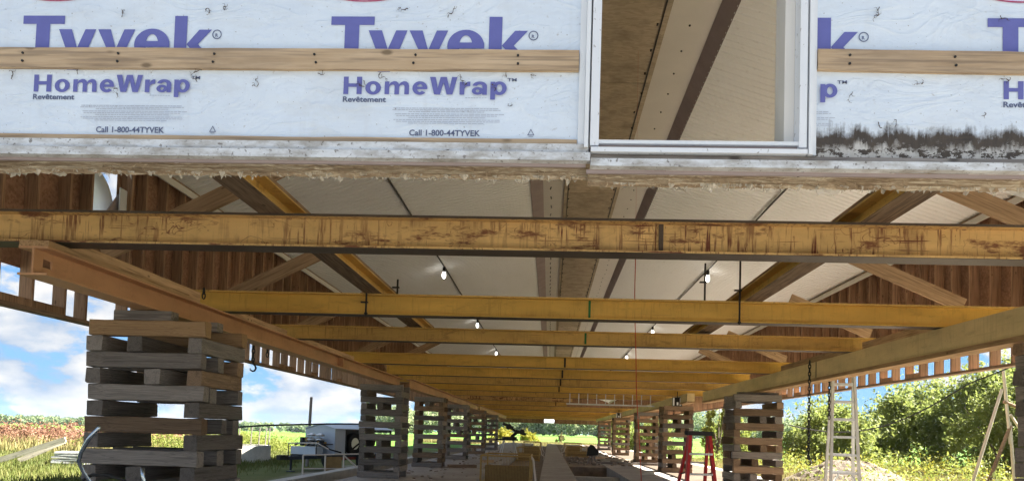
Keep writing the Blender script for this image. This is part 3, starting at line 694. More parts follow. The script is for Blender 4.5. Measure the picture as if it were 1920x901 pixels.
CB = [(5.40,-4.7,5.6,'rusty_yellow','rusty yellow cross beam nearest the front wall, streaked with rust'),
      (8.55,-4.25,5.3,'yellow','clean ochre cross beam with a green paint mark, second from the front'),
      (11.05,-4.2,5.1,'yellow2','slim ochre cross beam third from the front'),
      (15.0,-4.3,5.1,'yellow','ochre cross beam with a pale splice plate, fourth from the front'),
      (17.9,-3.9,4.6,'yellow','ochre cross beam fifth from the front, black band near its middle'),
      (20.8,-4.2,5.0,'yellow2','ochre cross beam sixth from the front'),
      (24.0,-4.0,5.0,'yellow','ochre cross beam just in front of the hung ladder'),
      (27.6,-4.1,4.7,'yellow2','ochre cross beam just behind the hung ladder'),
      (31.0,-4.2,.9,'rusty_yellow','rust blotched cross beam ending near the hung ladder'),
      (36.0,-4.2,.8,'yellow2','ochre cross beam behind the rust blotched one'),
      (43.0,-4.2,4.9,'yellow2','ochre cross beam halfway to the far gable'),
      (52.0,-4.2,4.9,'yellow','ochre cross beam well behind the halfway one'),
      (58.0,-4.2,4.9,'yellow','ochre cross beam two before the far gable'),
      (64.0,-4.2,4.9,'yellow2','ochre cross beam one before the far gable'),
      (71.0,-4.2,4.9,'yellow2','ochre cross beam nearest the far gable')]
beams = []
for i, (y, x0, x1, mt, lab) in enumerate(CB):
    e = empty('steel_cross_beam', lab, 'steel beam', (x0, y, ZB), group='steel cross beams under the barn')
    h_ = .235 if i < 2 else (.20 if i == 2 else .22)
    wd = .19
    b = ibeam_mesh(x1-x0, h_, wd, None).build('beam_web', M[mt], e)
    MB().box(0, x1-x0, -wd/2-.001, wd/2+.001, -.004, -.0005).build('bottom_flange', M['rust_flange'], e)
    if i < 2: MB().box(0, x1-x0, -wd/2-.004, -wd/2-.0005, h_-.016, h_+.001).build('top_flange_edge', M['rust_flange'] if i == 0 else M['yellow2'], e)
    if i == 0: MB().box(-x0+.735, -x0+.765, -.03, -.0125, .015, .22).build('stiffener', M['rust_flange'], e)
    if i in (1, 2): MB().box(-x0+(.40 if i == 1 else .47), -x0+(.425 if i == 1 else .50), -.0125, -.0065, .015, h_-.015).box(-x0+.405, -x0+.43, -wd/2-.003, -wd/2+.02, -.006, .0).build('paint_mark', M['green_mark'], e)
    if i == 3: MB().box(-x0-.1, -x0+.45, -.022, -.0065, .02, h_-.02).build('splice_plate', M['yellow'], e)
    if i in (3,4,5,6,9): MB().box(-x0+.25, -x0+.285, -.035, -.0225, .015, h_-.015).build('band', M['black'], e)
# clamp rods on the second beam
def rod(x, y, z0, z1, lab):
    o = empty('threaded_rod', lab, 'clamp rod', (x, y, z0)); MB().tube([(0,0,0),(0,0,z1-z0)], .011, 8).build('rod', M['black'], o)
    MB().box(-.06,.02,-.02,.02,(z1-z0)*.52,(z1-z0)*.52+.014).build('clamp_plate', M['black'], o); MB().lathe([(0,0),(.02,0),(.02,.02),(0,.02)], 6).build('nut', M['black'], o, (0,0,.01))
rod(2.05, 8.44, 1.25, 1.96, 'black threaded rod clamped on the second beam, right side'); rod(-2.10, 8.44, 1.26, 1.53, 'short black threaded rod on the second beam, left side')
rod(-1.80, 8.68, 1.51, 1.72, 'stub of black rod with a cross plate above the second beam'); rod(1.72, 8.7, 1.511, 1.98, 'thin black rod standing behind the second beam on the right')
for (x, lab) in ((-2.03,'short longitudinal beam lying on the cross beams, left'), (2.2,'short longitudinal beam lying on the cross beams, right')):
    e = empty('steel_stringer', lab, 'steel beam', (x, 3.75, 1.516), R(90), group='longitudinal stringers')
    ibeam_mesh(8.6, .135, .20, None, tf=.012).build('beam_web', M['yellow2'], e); MB().box(0, 8.6, -.098, .098, -.0045, -.0005).build('underside_plank', M['timber_warm'], e)
    MB().box(0, 8.6, -.1, .1, .1355, .16).build('top_plank', M['timber_warm'], e)
# girders
def girder(x, y0, y1, mt, lab, box=False, z0=1.02, hgt=.245, wd=.215):
    e = empty('steel_girder', lab, 'steel girder', (x, y0, z0), R(90), group='long girders on the timber cribs')
    if box:
        MB().box(0, y1-y0, -wd/2, wd/2, 0.016, hgt).build('beam_web', M[mt], e); MB().box(0, y1-y0, -wd/2-.012, wd/2+.012, -.035, .0155).build('bottom_plank', M['fresh'], e)
    else: ibeam_mesh(y1-y0, hgt, wd, None, tf=.016, tw=.014).build('beam_web', M[mt], e)
    return e
gl = empty('steel_girder', 'orange primed girder with an open end, front left', 'steel girder', (-3.66, 5.14, 1.0), R(90), 'long girders on the timber cribs')
gm = ibeam_mesh(12.9, .205, .215, None, tf=.016, tw=.014); gm.v = [(a+.26, b, c_) for a, b, c_ in gm.v]
gm.box(0, .259, -.1075, .1075, 0, .016).box(0, .259, -.1075, .1075, .189, .205)
gm.box(0, .10, -.007, .007, .0165, .1885).box(.1005, .20, -.007, .007, .0165, .075).box(.1005, .20, -.007, .007, .135, .1885).box(.2005, .2595, -.007, .007, .0165, .1885)
gm.build('beam_web', M['orange'], gl)
MB().box(0, 2.1, -.11, .105, .2055, .245).build('packing_plank', M['fresh'], gl)
MB().box(7.72,7.735,-.104,-.0075,.02,.185).build('stiffener', M['orange'], gl)
girder(-3.60, 19.3, 38, 'orange', 'orange girder second from the front, left'); girder(-3.55, 38.6, 62, 'orange', 'orange girder farthest back, left')
gr = girder(4.30, 5.1, 21.3, 'tan', 'tan box girder over the right cribs, nearest', box=True, z0=.985, hgt=.275, wd=.19)
MB().box(7.2, 7.215, .095, .1, .02, .27).build('seam', M['black'], gr)
girder(4.05, 22.2, 42, 'tan', 'tan girder second from the front, right', box=True); girder(4.0, 42.6, 64, 'tan', 'tan girder farthest back, right', box=True)
# packing planks standing on the girders between the cross beams
def plank(a, b, wd, th, mt, lab, roll=(0,0,1), name='plank', cat='plank', group=None):
    a, b = Vector(a), Vector(b); c = (a+b)/2; t_ = (b-a)
    o = MB().bar((-t_.length/2,0,0), (t_.length/2,0,0), th, wd).build(name, M[mt])
    u = Vector(roll); xv = t_.normalized(); yv = u.cross(xv).normalized(); zv = xv.cross(yv)
    o.matrix_world = Matrix.Translation(c) @ Matrix((xv, yv, zv)).transposed().to_4x4(); return tag(o, lab, cat, group)
plank((-3.78, 5.7, 1.315), (-3.78, 7.9, 1.315), .135, .05, 'brace', 'pale plank on edge along the front left girder')
plank((-3.85, 8.8, 1.30), (-3.85, 10.8, 1.30), .13, .05, 'brace', 'pale plank on edge between the second and third beams, left')
plank((-3.85, 11.3, 1.30), (-3.85, 14.6, 1.30), .13, .05, 'brace', 'pale plank on edge between the third and fourth beams, left')
plank((4.36, 8.75, 1.33), (4.36, 10.85, 1.33), .13, .05, 'brace', 'pale plank on edge between the second and third beams, right')
plank((4.36, 11.3, 1.33), (4.36, 14.6, 1.33), .13, .05, 'brace', 'pale plank on edge between the third and fourth beams, right')
# knee boards
for (sx, y, lab) in ((1,7.0,'nearest diagonal brace board, right of the ridge'),(1,9.5,'diagonal brace board with a square cut end, second on the right'),(1,12.2,'third diagonal brace board on the right'),(1,16.5,'fourth diagonal brace board on the right'),(1,19.5,'fifth diagonal brace board on the right'),(1,23.5,'farthest diagonal brace board on the right'),
                     (-1,7.0,'nearest diagonal brace board, left of the ridge'),(-1,9.6,'second diagonal brace board on the left'),(-1,12.5,'third diagonal brace board on the left'),(-1,16.5,'fourth diagonal brace board on the left'),(-1,19.5,'farthest diagonal brace board on the left')):
    cx = .42
    if sx > 0: a, b = (3.3, y, 2.43), (5.0, y, 1.70)
    else: a, b = (-2.45, y, 2.50), (-4.3, y, 1.58)
    if y > 11.5: a = (a[0] + sx*.45, y, a[2]-.2)
    plank(a, b, .17, .04, 'brace', lab, group='diagonal brace boards')

# ------------------------------------------------------------------ timber cribs
TIM = []
for k in range(5):
    r = random.Random(40+k); m = MB(); nseg = 6; pr = [(-.5,-.44),(-.44,-.5),(.44,-.5),(.5,-.44),(.5,.44),(.44,.5),(-.44,.5),(-.5,.44)]
    off = [(r.gauss(0,.012), r.gauss(0,.012)) for _ in range(nseg+1)]
    for i in range(nseg+1):
        q_ = .030 if i in (0, nseg) else .014; sft = [(r.gauss(0,q_), r.gauss(0,q_)) for _ in pr]
        m.v += [(i/nseg - .5 + (r.gauss(0,.004) if i in (0,nseg) else 0), (q[0]+off[i][0]+s_[0])*.94, (q[1]+s_[1])*.965) for q, s_ in zip(pr, sft)]
    n = 8
    for i in range(nseg):
        for q in range(n): m.f.append((i*n+q, i*n+(q+1)%n, (i+1)*n+(q+1)%n, (i+1)*n+q))
    m.f += [tuple(range(n-1,-1,-1)), tuple(nseg*n+q for q in range(n))]
    TIM.append({mt: m.mesh('timber', M[mt]) for mt in ('timber','timber_warm','fresh')})
CRIBN = 0
def crib(x0, x1, y0, y1, ztop, lab, warm=.1, seed=1, extra=0, fresh_top=False, layer=.14, rz=0.):
    r = random.Random(seed); n = round((ztop - FZ) / layer); ly = (ztop - FZ) / n
    c = empty('timber_crib', lab, 'timber crib', ((x0+x1)/2, (y0+y1)/2, FZ), rz, 'cribs of stacked timbers')
    wx, wy, t_ = (x1-x0)/2, (y1-y0)/2, .142
    for i in range(n):
        z = ly*(i+.5); alongx = (n-1-i) % 2 == 0
        sp = [-1, 1]; 
        if r.random() < .36: sp = [-1, r.uniform(-.35,.35), 1]
        for s_ in sp:
            mt = 'timber_warm' if r.random() < warm else 'timber'
            if fresh_top and i == n-1: mt = 'fresh'
            me = TIM[r.randrange(5)][mt]; j = lambda a: r.uniform(-a, a); q = s_ * ((wy if alongx else wx) - t_/2) + j(.012)
            if alongx: link('timber', me, c, (j(.02), q, z), (0,0,j(.012)), (2*wx*r.uniform(.97,1.03), t_*r.uniform(.93,1.04), ly*r.uniform(.985,1.01)))
            else: link('timber', me, c, (q, j(.02), z), (0,0,math.pi/2 + j(.012)), (2*wy*r.uniform(.97,1.03), t_*r.uniform(.93,1.04), ly*r.uniform(.985,1.01)))
    return c
crib(-4.14, -3.10, 6.6, 7.55, .90, 'nearest left crib of dark timbers with a fresh top timber', .05, 3, fresh_top=True)
crib(-4.28, -3.34, 17.0, 18.0, .985, 'second crib from the front under the left girders', .08, 5)
crib(-4.05, -3.18, 22.6, 23.5, .97, 'third crib from the front under the left girders, partly brown', .5, 7)
crib(-4.05, -3.18, 29.3, 30.2, 1.0, 'fourth crib from the front under the left girders', .1, 8)
crib(-4.0, -3.15, 36.8, 37.7, 1.0, 'fifth crib from the front under the left girders', .6, 9)
crib(-4.0, -3.15, 46, 47, 1.0, 'sixth crib from the front, farthest under the left girders', .2, 10)
crib(4.30, 5.28, 6.35, 7.27, .985, 'nearest right crib, cut off by the picture edge', .05, 12)
crib(3.70, 4.66, 15.5, 16.5, .90, 'second crib from the front under the right girders, by the ladder', .45, 13)
crib(3.58, 4.52, 24.3, 25.3, .98, 'third crib from the front under the right girders, brown', .85, 14)
crib(3.58, 4.5, 31.7, 32.7, .98, 'fourth crib from the front under the right girders', .7, 15)
crib(3.58, 4.5, 43, 44, 1.0, 'fifth crib from the front under the right girders', .8, 16)
crib(3.58, 4.5, 56, 57, 1.0, 'sixth crib from the front, farthest under the right girders', .6, 17)
# shims between crib and girder
for a, b, wd, th, mt, lab in (((-3.95,6.72,.945),(-3.42,6.72,.945),.09,.14,'timber','grey shim block on the nearest left crib, front'), ((-3.95,7.4,.945),(-3.3,7.4,.945),.09,.14,'timber','grey shim block on the nearest left crib, back'),
                              ((3.8,15.7,.925),(4.6,15.7,.925),.045,.14,'timber','thin shim on the second right crib')):
    plank(a, b, wd, th, mt, lab, name='shim_block', cat='shim')

# ------------------------------------------------------------------ ladders, chains, cord
def link_chain(top, z1, lab, hook=True, r=.026, n=None, name='chain'):
    x, y, z0 = top; o = empty(name, lab, 'chain', (x, y, z1)); m = MB(); p = r*2.3; z = z0 - z1; k = 0
    while z > .1:
        pts = []
        for i in range(9):
            a = 2*math.pi*i/8; u, v = r*.75*math.cos(a), r*1.55*math.sin(a); pts.append((u if k % 2 else 0, 0 if k % 2 else u, z + v))
        m.tube(pts, r*.32, 5, False); z -= p; k += 1
    m.build('links', M['black'], o)
    if hook:
        pts = [(0,0,.12),(0,0,.07)] + [(.035*math.sin(a)*1., 0, .035 - .04*math.cos(a) + .0) for a in [math.pi*.9 - i*.5 for i in range(9)]]
        MB().tube([(0,0,.13),(0,0,.08),(.03,0,.055),(.045,0,.02),(.03,0,-.012),(0,0,-.02),(-.03,0,-.005),(-.035,0,.02)], [.009,.012,.012,.013,.013,.012,.009,.005], 8).build('hook', M['black'], o)
link_chain((4.10, 12.3, 1.24), -.36, 'black chain with a hook hanging in front of the right girder'); link_chain((4.52, 12.6, 1.05), .28, 'shorter black chain hanging behind the right girder', hook=False)
link_chain((-3.95, 9.9, 1.03), .72, 'black chain and hook hanging beside the nearest left crib'); link_chain((-3.93, 10.35, 1.03), .83, 'bunched black chain beside the hook, left', hook=False)
link_chain((-3.93, 8.35, 1.48), 1.30, 'black chain wrapped by the end of the second beam, left', hook=False, r=.024)
link_chain((4.0, 24.9, 1.2), .62, 'black chain with hook below the hoist box', r=.022)
pts = [(1.02 + .004*math.sin(i), 9.6, 2.5 - 3.6*i/20) for i in range(21)]
tag(MB().tube([(p[0] + .0005*(i**2), p[1], p[2]) for i, p in enumerate(pts)], .0055, 6).tube([(1.02,9.6,2.5),(1.0,9.6,4.9)], .0012, 4).build('red_cord', M['rope_red']), 'thin red cord hanging from the ceiling down to the floor', 'cord')
# red step ladder
L = empty('step_ladder', 'red fibreglass step ladder with black top', 'ladder', (2.17, 11.2, FZ), R(8))
hL = 1.20
for s_ in (-1, 1):
    MB().bar((s_*.245,-.18,0), (s_*.145,-.02,hL-.04), .045, .075, (0,1,0)).build('front_rail', M['red'], L); MB().bar((s_*.24,.46,0), (s_*.14,.03,hL-.06), .036, .055, (0,1,0)).build('rear_rail', M['red'], L)
    MB().bar((s_*.19,-.07,.62), (s_*.19,.24,.58), .006, .02).build('spreader', M['black'], L)
MB().box(-.185,.185,-.09,.10,hL-.05,hL+.012).build('top_cap', M['black'], L)
for z in (.29,.58,.87):
    f = z/hL; hw = .245 - .1*f; MB().box(-hw,hw,-.20+.14*f,-.12+.14*f,z,z+.028).build('step', M['alu_dull'], L)
for z in (.3,.75): f = z/hL; hw = .24-.1*f; MB().bar((-hw,.46-.43*f,z),(hw,.46-.43*f,z),.025,.03).build('rear_brace', M['alu_dull'], L)
# tall aluminium trestle ladder
T = empty('tall_ladder', 'tall pale aluminium folding ladder standing by the gravel pile', 'ladder', (5.0, 13.3, -1.42), R(-12))
hT = 2.62
for (yb, yt, n_) in ((-.42,-.04,'front'), (.42,.04,'rear')):
    for s_ in (-1,1): MB().bar((s_*.245, yb, 0), (s_*.165, yt, hT), .040, .09, (0,1,0)).build('rail', M['alu_dull'], T)
    for k in range(1, 9):
        z = k*.3; f = z/hT; hw = .245 - .08*f; MB().bar((-hw, yb+(yt-yb)*f, z), (hw, yb+(yt-yb)*f, z), .06 if n_ == 'front' else .045, .038).build('rung', M['alu'], T)
MB().box(-.19,.19,-.08,.08,hT-.02,hT+.04).build('top_cap', M['alu_dull'], T)
for s_ in (-1,1): MB().bar((s_*.25,-.3,.3),(s_*.07,-.26,.58),.02,.02).bar((s_*.27,-.36,.62),(s_*.1,-.3,.88),.02,.02).build('brace', M['alu'], T)
# ladder lying across the beams
HL = empty('hung_ladder', 'aluminium ladder slung under the far cross beams', 'ladder', (.55, 26.2, 1.02))
for z in (0, .42): MB().bar((0,0,z),(3.0,0,z),.06,.05).build('rail', M['alu_dull'], HL)
for k in range(10): MB().bar((.12+k*.305,0,0),(.12+k*.305,0,.42),.03,.03).build('rung', M['alu'], HL)
for x, y, z, lab in ((3.86,23.4,.93,'black and white hoist box on the right girder'), (3.80,42.3,.95,'small dark hoist box on the far right girder')):
    h_ = empty('hoist_box', lab, 'hoist', (x,y,z)); MB().box(-.14,.14,-.08,.08,0,.27).build('case', M['black'], h_); MB().box(-.145,-.10,-.084,-.078,.02,.25).box(.06,.10,-.084,-.078,.02,.25).box(-.03,.02,-.084,-.078,.03,.12).build('face_plate', M['white_paint'], h_); MB().tube([(0,0,.27),(0,0,.45)],.012,6).build('hanger', M['black'], h_)

# ------------------------------------------------------------------ crates, saw, debris on the floor
def crate(x0, x1, y0, y1, z0, z1, lab, hoops=3, hs=1):
    c = empty('pen_crate', lab, 'crate', (x0, y0, z0)); X, Y, Z = x1-x0, y1-y0, z1-z0; t_ = .022
    for x in (0, X):
        for y in (0, Y): MB().tube([(x,y,0),(x,y,Z)], t_, 8).build('post', M['crate'], c)
    for z in (.06, Z*.45, Z):
        for y in (0, Y): MB().tube([(0,y,z),(X,y,z)], t_*.85, 8).build('rail', M['crate'], c)
        for x in (0, X): MB().tube([(x,0,z),(x,Y,z)], t_*.85, 8).build('rail', M['crate'], c)
    m = MB()
    for i in range(int(X/.035)): m.tube([(.03+i*.035,.0,.06),(.03+i*.035,.0,Z)], .004, 4, False)
    b = m.build('wire_bars', M['crate'], c); b['kind'] = 'stuff'
    MB().box(.03,X-.03,.9,.912,.05,Z-.25).build('panel', M['crate_panel'], c)
    for i in range(hoops):
        y = .12 + i*.33; xx = X if hs > 0 else 0; MB().tube([(xx,y,Z),(xx+hs*.06,y-.05,Z*.93),(xx+hs*.13,y-.12,Z*.5),(xx+hs*.24,y-.2,.25),(xx+hs*.19,y-.22,.1)], .016, 8).build('bent_tube', M['pipe_white'], c)
    return c
crate(-1.56, -.42, 17.6, 19.6, -1.72, -.56, 'nearest rusty yellow pen crate with bent tubes on its side')
crate(-1.5, -.45, 36, 38, -1.36, -.72, 'low rusty pen crate beyond the saw', 2)
crate(.85, 1.95, 36.5, 39.0, -1.14, -.62, 'brown pen crate right of the walkway', 3, -1)
crate(.95, 1.9, 45, 47.5, -1.14, -.55, 'farther pen crate right of the walkway', 2, -1)
crate(-1.5, -.5, 44, 46.5, -1.36, -.55, 'farthest pen crate left of the walkway', 2)
S = empty('mitre_saw', 'dark mitre saw on a folding stand on the left slab', 'saw', (-1.88, 35.5, FZ), R(15))
for sx in (-1,1):
    for sy in (-1,1): MB().tube([(sx*.38,sy*.28,0),(sx*.22,sy*.10,.72)], .022, 6).build('leg', M['alu_dull'], S)
MB().box(-.62,.42,-.13,.13,.72,.80).build('stand_rail', M['saw'], S); MB().box(-.28,.34,-.22,.22,.80,.90).build('saw_table', M['saw'], S)
MB().bar((.15,.1,.88),(.42,.1,1.14),.10,.14).bar((.42,.1,1.14),(.05,0,1.30),.09,.10).build('saw_arm', M['saw'], S)
MB().tube([(0.62,-.06,1.15),(0.62,.08,1.15)], .11, 18).bar((.3,0,1.18),(.8,0,1.02),.14,.12).build('motor', M['saw'], S); MB().tube([(-.02,-.05,1.36),(-.02,.04,1.36)], .13, 20).bar((-.3,0,1.5),(.2,0,1.30),.07,.13).build('blade_guard', M['saw'], S)
ch = empty('folding_stand', 'dark hooded folding stand beside the far right pit', 'stand', (1.62, 29.5, FZ-.03))
MB().tube([(-.16,-.2,0),(0,0,.42)], .03, 6).tube([(.2,-.1,0),(.1,0,.42)], .03, 6).tube([(.05,.3,0),(.05,0,.42)], .03, 6).build('legs', M['post'], ch)
MB().ext([(-.17,.32),(.26,.36),(.30,.50),(.10,.72),(-.02,.76),(-.13,.62)], -.1,.12,'y').build('hood', M['black'], ch)
# planks and rubble lying about
r = random.Random(21)
for i, (x, y, ln, an, lab) in enumerate(((3.0,33,2.4,.4,'long pale plank lying on the far right floor'),(2.5,36,1.8,1.1,'pale plank angled across the rubble on the right'),(3.2,29.5,2.8,.15,'dark plank lying near the third right crib'),(-2.6,23,.9,.5,'short plank on the left slab'),(2.9,22.4,.35,.1,'small wood offcut on the right slab'),(-2.2,27.5,.5,.8,'wood scrap on the left slab by the cribs'))):
    z = FZ+.045; plank((x-ln/2*math.cos(an), y-ln/2*math.sin(an), z), (x+ln/2*math.cos(an), y+ln/2*math.sin(an), z+.0), .09, .09 if i == 4 else .14, ('grey_wood','brace','timber','timber_warm')[i%4], lab)
rb = MB()
for i in range(420):
    x = r.choice((r.uniform(2.1,3.5), r.uniform(.8,2.0), r.uniform(-4.3,-1.8))); y = r.uniform(28, 50) if x > 0 else r.uniform(17, 45); s_ = r.uniform(.02,.09) if x > 0 else r.uniform(.01,.04)
    if .7 < x < 2.05 and y < 28: continue
    a = r.uniform(0, 3); rb.add([(x+s_*r.uniform(.6,1.2)*sx_*math.cos(a)-s_*sy_*math.sin(a), y+s_*sx_*math.sin(a)+s_*sy_*math.cos(a), FZ-.005+(s_*r.uniform(.6,1.1) if sz_ else 0)) for sz_ in (0,1) for sx_, sy_ in ((-1,-1),(1,-1),(1,1),(-1,1))], [(0,1,2,3),(4,5,6,7),(0,1,5,4),(1,2,6,5),(2,3,7,6),(3,0,4,7)])
tag(rb.build('rubble', M['rubble']), 'broken concrete crumbs scattered on the slabs', kind='stuff')

# ------------------------------------------------------------------ left yard: hand cart, trailer, ring, pipes
HC = empty('wheelbarrow', 'wheelbarrow with bent galvanised handles in front of the nearest left crib', 'wheelbarrow', (-3.1, 4.9, -1.42))
cxw, cyw = -3.1, 4.9
def hl(pts): return [(p[0]-cxw, p[1]-cyw, p[2]+1.42) for p in pts]
MB().tube(hl([(-2.86,4.72,-.045),(-2.95,4.76,-.13),(-3.02,4.80,-.215),(-3.045,4.82,-.27),(-3.035,4.85,-.33),(-3.0,4.9,-.42),(-2.96,4.95,-.62),(-2.9,5.2,-.95),(-2.95,5.7,-1.1)]), .0135, 12).build('handle', M['galv'], HC, smooth=True)
MB().tube(hl([(-2.66,4.9,-.31),(-2.655,4.9,-.37),(-2.63,4.95,-.52),(-2.6,5.0,-.68),(-2.6,5.2,-.95),(-2.65,5.7,-1.1)]), .0125, 12).build('handle', M['galv'], HC, smooth=True)
MB().tube(hl([(-3.06,4.9,-.40),(-3.0,4.9,-.365),(-2.9,4.9,-.36),(-2.8,4.92,-.39),(-2.74,4.95,-.46)]), .011, 10).build('cross_bar', M['black'], HC, smooth=True)
MB().add(hl([(-3.05,5.0,-.75),(-2.5,5.0,-.75),(-2.5,5.75,-.75),(-3.05,5.75,-.75),(-2.95,5.1,-1.0),(-2.6,5.1,-1.0),(-2.6,5.65,-1.0),(-2.95,5.65,-1.0)]), [(0,1,5,4),(1,2,6,5),(2,3,7,6),(3,0,4,7),(4,5,6,7)]).build('tray', M['black'], HC)
MB().tube(hl([(-2.81,5.85,-1.22),(-2.73,5.85,-1.22)]), .2, 20).build('wheel', M['rubber'], HC)
MB().tube(hl([(-2.95,5.3,-1.0),(-2.95,5.3,-1.41)]), .014, 8).tube(hl([(-2.62,5.3,-1.0),(-2.62,5.3,-1.41)]), .014, 8).build('stand_legs', M['galv'], HC)

TR = empty('work_trailer', 'white boxed work trailer with tongue and tool rack, left of the barn', 'trailer', (-7.35, 24.2, -1.42), R(-25))
tw_ = .62
MB().ext([(-tw_,.55),(tw_,.55),(tw_,1.33),(0,1.47),(-tw_,1.33)], 0, .5, 'y').build('body', M['trailer_white'], TR)
MB().ext([(-tw_-.03,1.335),(0,1.48),(tw_+.03,1.335),(tw_+.03,1.36),(0,1.51),(-tw_-.03,1.36)], -.03, 3.0, 'y').build('roof', M['trailer_white'], TR)
for y in (.52, 1.6, 2.9): MB().box(tw_-.05,tw_,y,y+.05,.5,1.33).box(-tw_,-tw_+.05,y,y+.05,.5,1.33).build('post', M['trailer_dark'], TR)
MB().box(-tw_,tw_,0,2.95,.45,.549).box(tw_-.04,tw_+.01,.5,2.95,1.27,1.34).build('deck', M['trailer_dark'], TR); MB().box(-tw_,-tw_+.03,.5,2.95,.55,1.3).build('side_panel', M['trailer_dark'], TR)
MB().box(tw_-.01,tw_+.02,.3,2.9,.36,.45).build('side_rail', M['trailer_red'], TR)
for y in (1.35,): 
    for sx in (-1,1):
        wl_ = MB().tube([(sx*(tw_+.12)-.09,y,.33),(sx*(tw_+.12)+.09,y,.33)], .33, 24).build('wheel', M['rubber'], TR)
        MB().tube([(sx*(tw_+.12)-.095,y,.33),(sx*(tw_+.12)+.095,y,.33)], .19, 18).build('rim', M['alu'], wl_)
sw = MB().tube([(tw_-.18,1.0,.88),(tw_-.0,1.0,.88)], .34, 24).build('spare_wheel', M['rubber'], TR); MB().tube([(tw_-.185,1.0,.88),(tw_+.005,1.0,.88)], .19, 18).build('rim', M['alu'], sw)
MB().tube([(-.2,.9,.6),(-.1,.9,.9),(.1,.9,1.0),(.3,.9,.8),(.3,.9,.6)], .14, 10).build('hose_coil', M['rubber'], TR)
MB().bar((-.45,0,.46),(0,-1.5,.42),.08,.1).bar((.45,0,.46),(0,-1.5,.42),.08,.1).build('tongue', M['trailer_dark'], TR); MB().box(-.08,.08,-1.78,-1.45,.38,.52).build('hitch', M['black'], TR)
MB().tube([(0,-1.25,.05),(0,-1.25,.5)], .035, 8).box(-.09,.09,-1.34,-1.16,0,.03).build('jack', M['trailer_dark'], TR)
MB().box(-.55,.55,-.72,-.02,.46,.52).build('rack_floor', M['trailer_dark'], TR); MB().box(-.50,.50,-.76,-.42,.53,.77).build('tool_box', M['trailer_white'], TR)
for x in (-.58,.58): MB().tube([(x,-.78,.46),(x,-.78,.86),(x,-.05,.86)], .018, 6).build('rack_rail', M['trailer_dark'], TR)
MB().tube([(-.58,-.78,.86),(.58,-.78,.9),(.9,-.6,.72)], .018, 6).build('rack_rail', M['pipe_white'], TR)
for i in range(2):
    for k in range(3):
        MB().lathe([(.0,.06),(.05,.055),(.07,.03),(.15,.0),(.15,-.02),(.09,-.05),(.0,-.05)], 14).build('dome_lid', M['alu'], TR, (-.08+i*.36, -.3, .86+k*.145), smooth=True)  # stacked metal dome lids on the rack, no lamps
rt = random.Random(5)
for k in range(9):
    x, y, h_ = rt.uniform(-.5,.5), rt.uniform(-.4,-.1), rt.uniform(.1,.3); MB().box(x-.05,x+.05,y-.05,y+.05,.78,.78+h_).build('tool', M[rt.choice(('crate','trailer_dark','alu','post'))], TR, rot=(0,0,0))
MB().tube([(-.5,-.6,.8),(-.2,-.5,.95),(.1,-.62,.84),(.4,-.5,.98),(.7,-.3,.7),(.72,.2,.6)], .022, 7).build('hose', M['rubber'], TR)
MB().tube([(.63,.7,.62),(.64,1.3,.95),(.64,1.9,.62)], .03, 7).tube([(.60,1.8,.6),(.62,2.1,1.1),(.6,2.5,.6)], .05, 7).build('hose', M['rubber'], TR)
for x in (-.5,-.38,-.28): MB().tube([(x,-.3,.78),(x,-.3,1.06)], .05, 10).build('canister', M['crate'], TR)
# leaning gate frame in front of the trailer
GF = empty('tube_gate', 'bare tubular gate frame leaning by the foundation, in front of the trailer', 'gate', (-6.7, 20.6, -1.42), R(35))
for x in (0,.62,1.15): MB().tube([(x,0,0),(x,0,.62)], .022, 6).build('post', M['pipe_white'], GF)
MB().tube([(0,0,.62),(2.05,0,.68)], .02, 6).tube([(0,0,.25),(1.15,0,.25)], .018, 6).tube([(1.15,0,.62),(1.85,0,.05)], .022, 6).tube([(1.8,0,.1),(2.05,0,.68)], .022, 6).build('rail', M['pipe_white'], GF); MB().box(.66,1.1,.02,.03,.05,.58).build('panel', M['crate_panel'], GF)
RG = empty('concrete_ring', 'round pale concrete tank wall with steel rods on the left grass', 'tank', (-12.0, 28.6, -1.42))
m = MB(); m.lathe([(1.35,0),(1.35,.62),(1.2,.62),(1.2,0)], 40).build('ring_wall', M['pale_conc'], RG)
for k in range(10):
    a = 2*math.pi*k/10+.2; MB().tube([(1.27*math.cos(a),1.27*math.sin(a),.6),(1.27*math.cos(a)+.03,1.27*math.sin(a),1.3)], .022, 5).build('rod', M['post'], RG)
tag(MB().tube([(-10.3,21,-.32),(-9.3,21.3,-.14),(-8.3,21.6,-.035),(-7.3,21.9,.03),(-6.5,22.2,.075),(-5.6,22.6,.105),(-4.2,23.3,.12)], .024, 8).build('black_pipe', M['black']), 'long black pipe arching across behind the left cribs', 'pipe')
tag(MB().tube([(-8.5,26.6,-1.42),(-8.45,26.6,1.02)], [.065,.05], 8).build('wooden_post', M['post']), 'lone grey post rising behind the trailer', 'post')
# plank pile and white sheets on the left grass
PL = empty('sheet_stack', 'stack of whitish sheets lying on the left grass', 'stack', (-14.4, 22.6, -1.42), R(12))
for k in range(6): MB().box(-.55+k*.02,.5-k*.03,-.4,.4,k*.075,k*.075+.05).build('sheet', M['trim'], PL, (r.uniform(-.05,.05),0,0), (0,R(r.uniform(-2,2)),R(r.uniform(-8,8))))
plank((-16.3,21.6,-1.36),(-14.4,22.1,-.62),.16,.05,'grey_wood','pale plank leaning on the sheet stack, front'); plank((-15.8,22.1,-1.3),(-14.7,22.5,-.68),.15,.05,'grey_wood','second pale plank leaning behind the first')

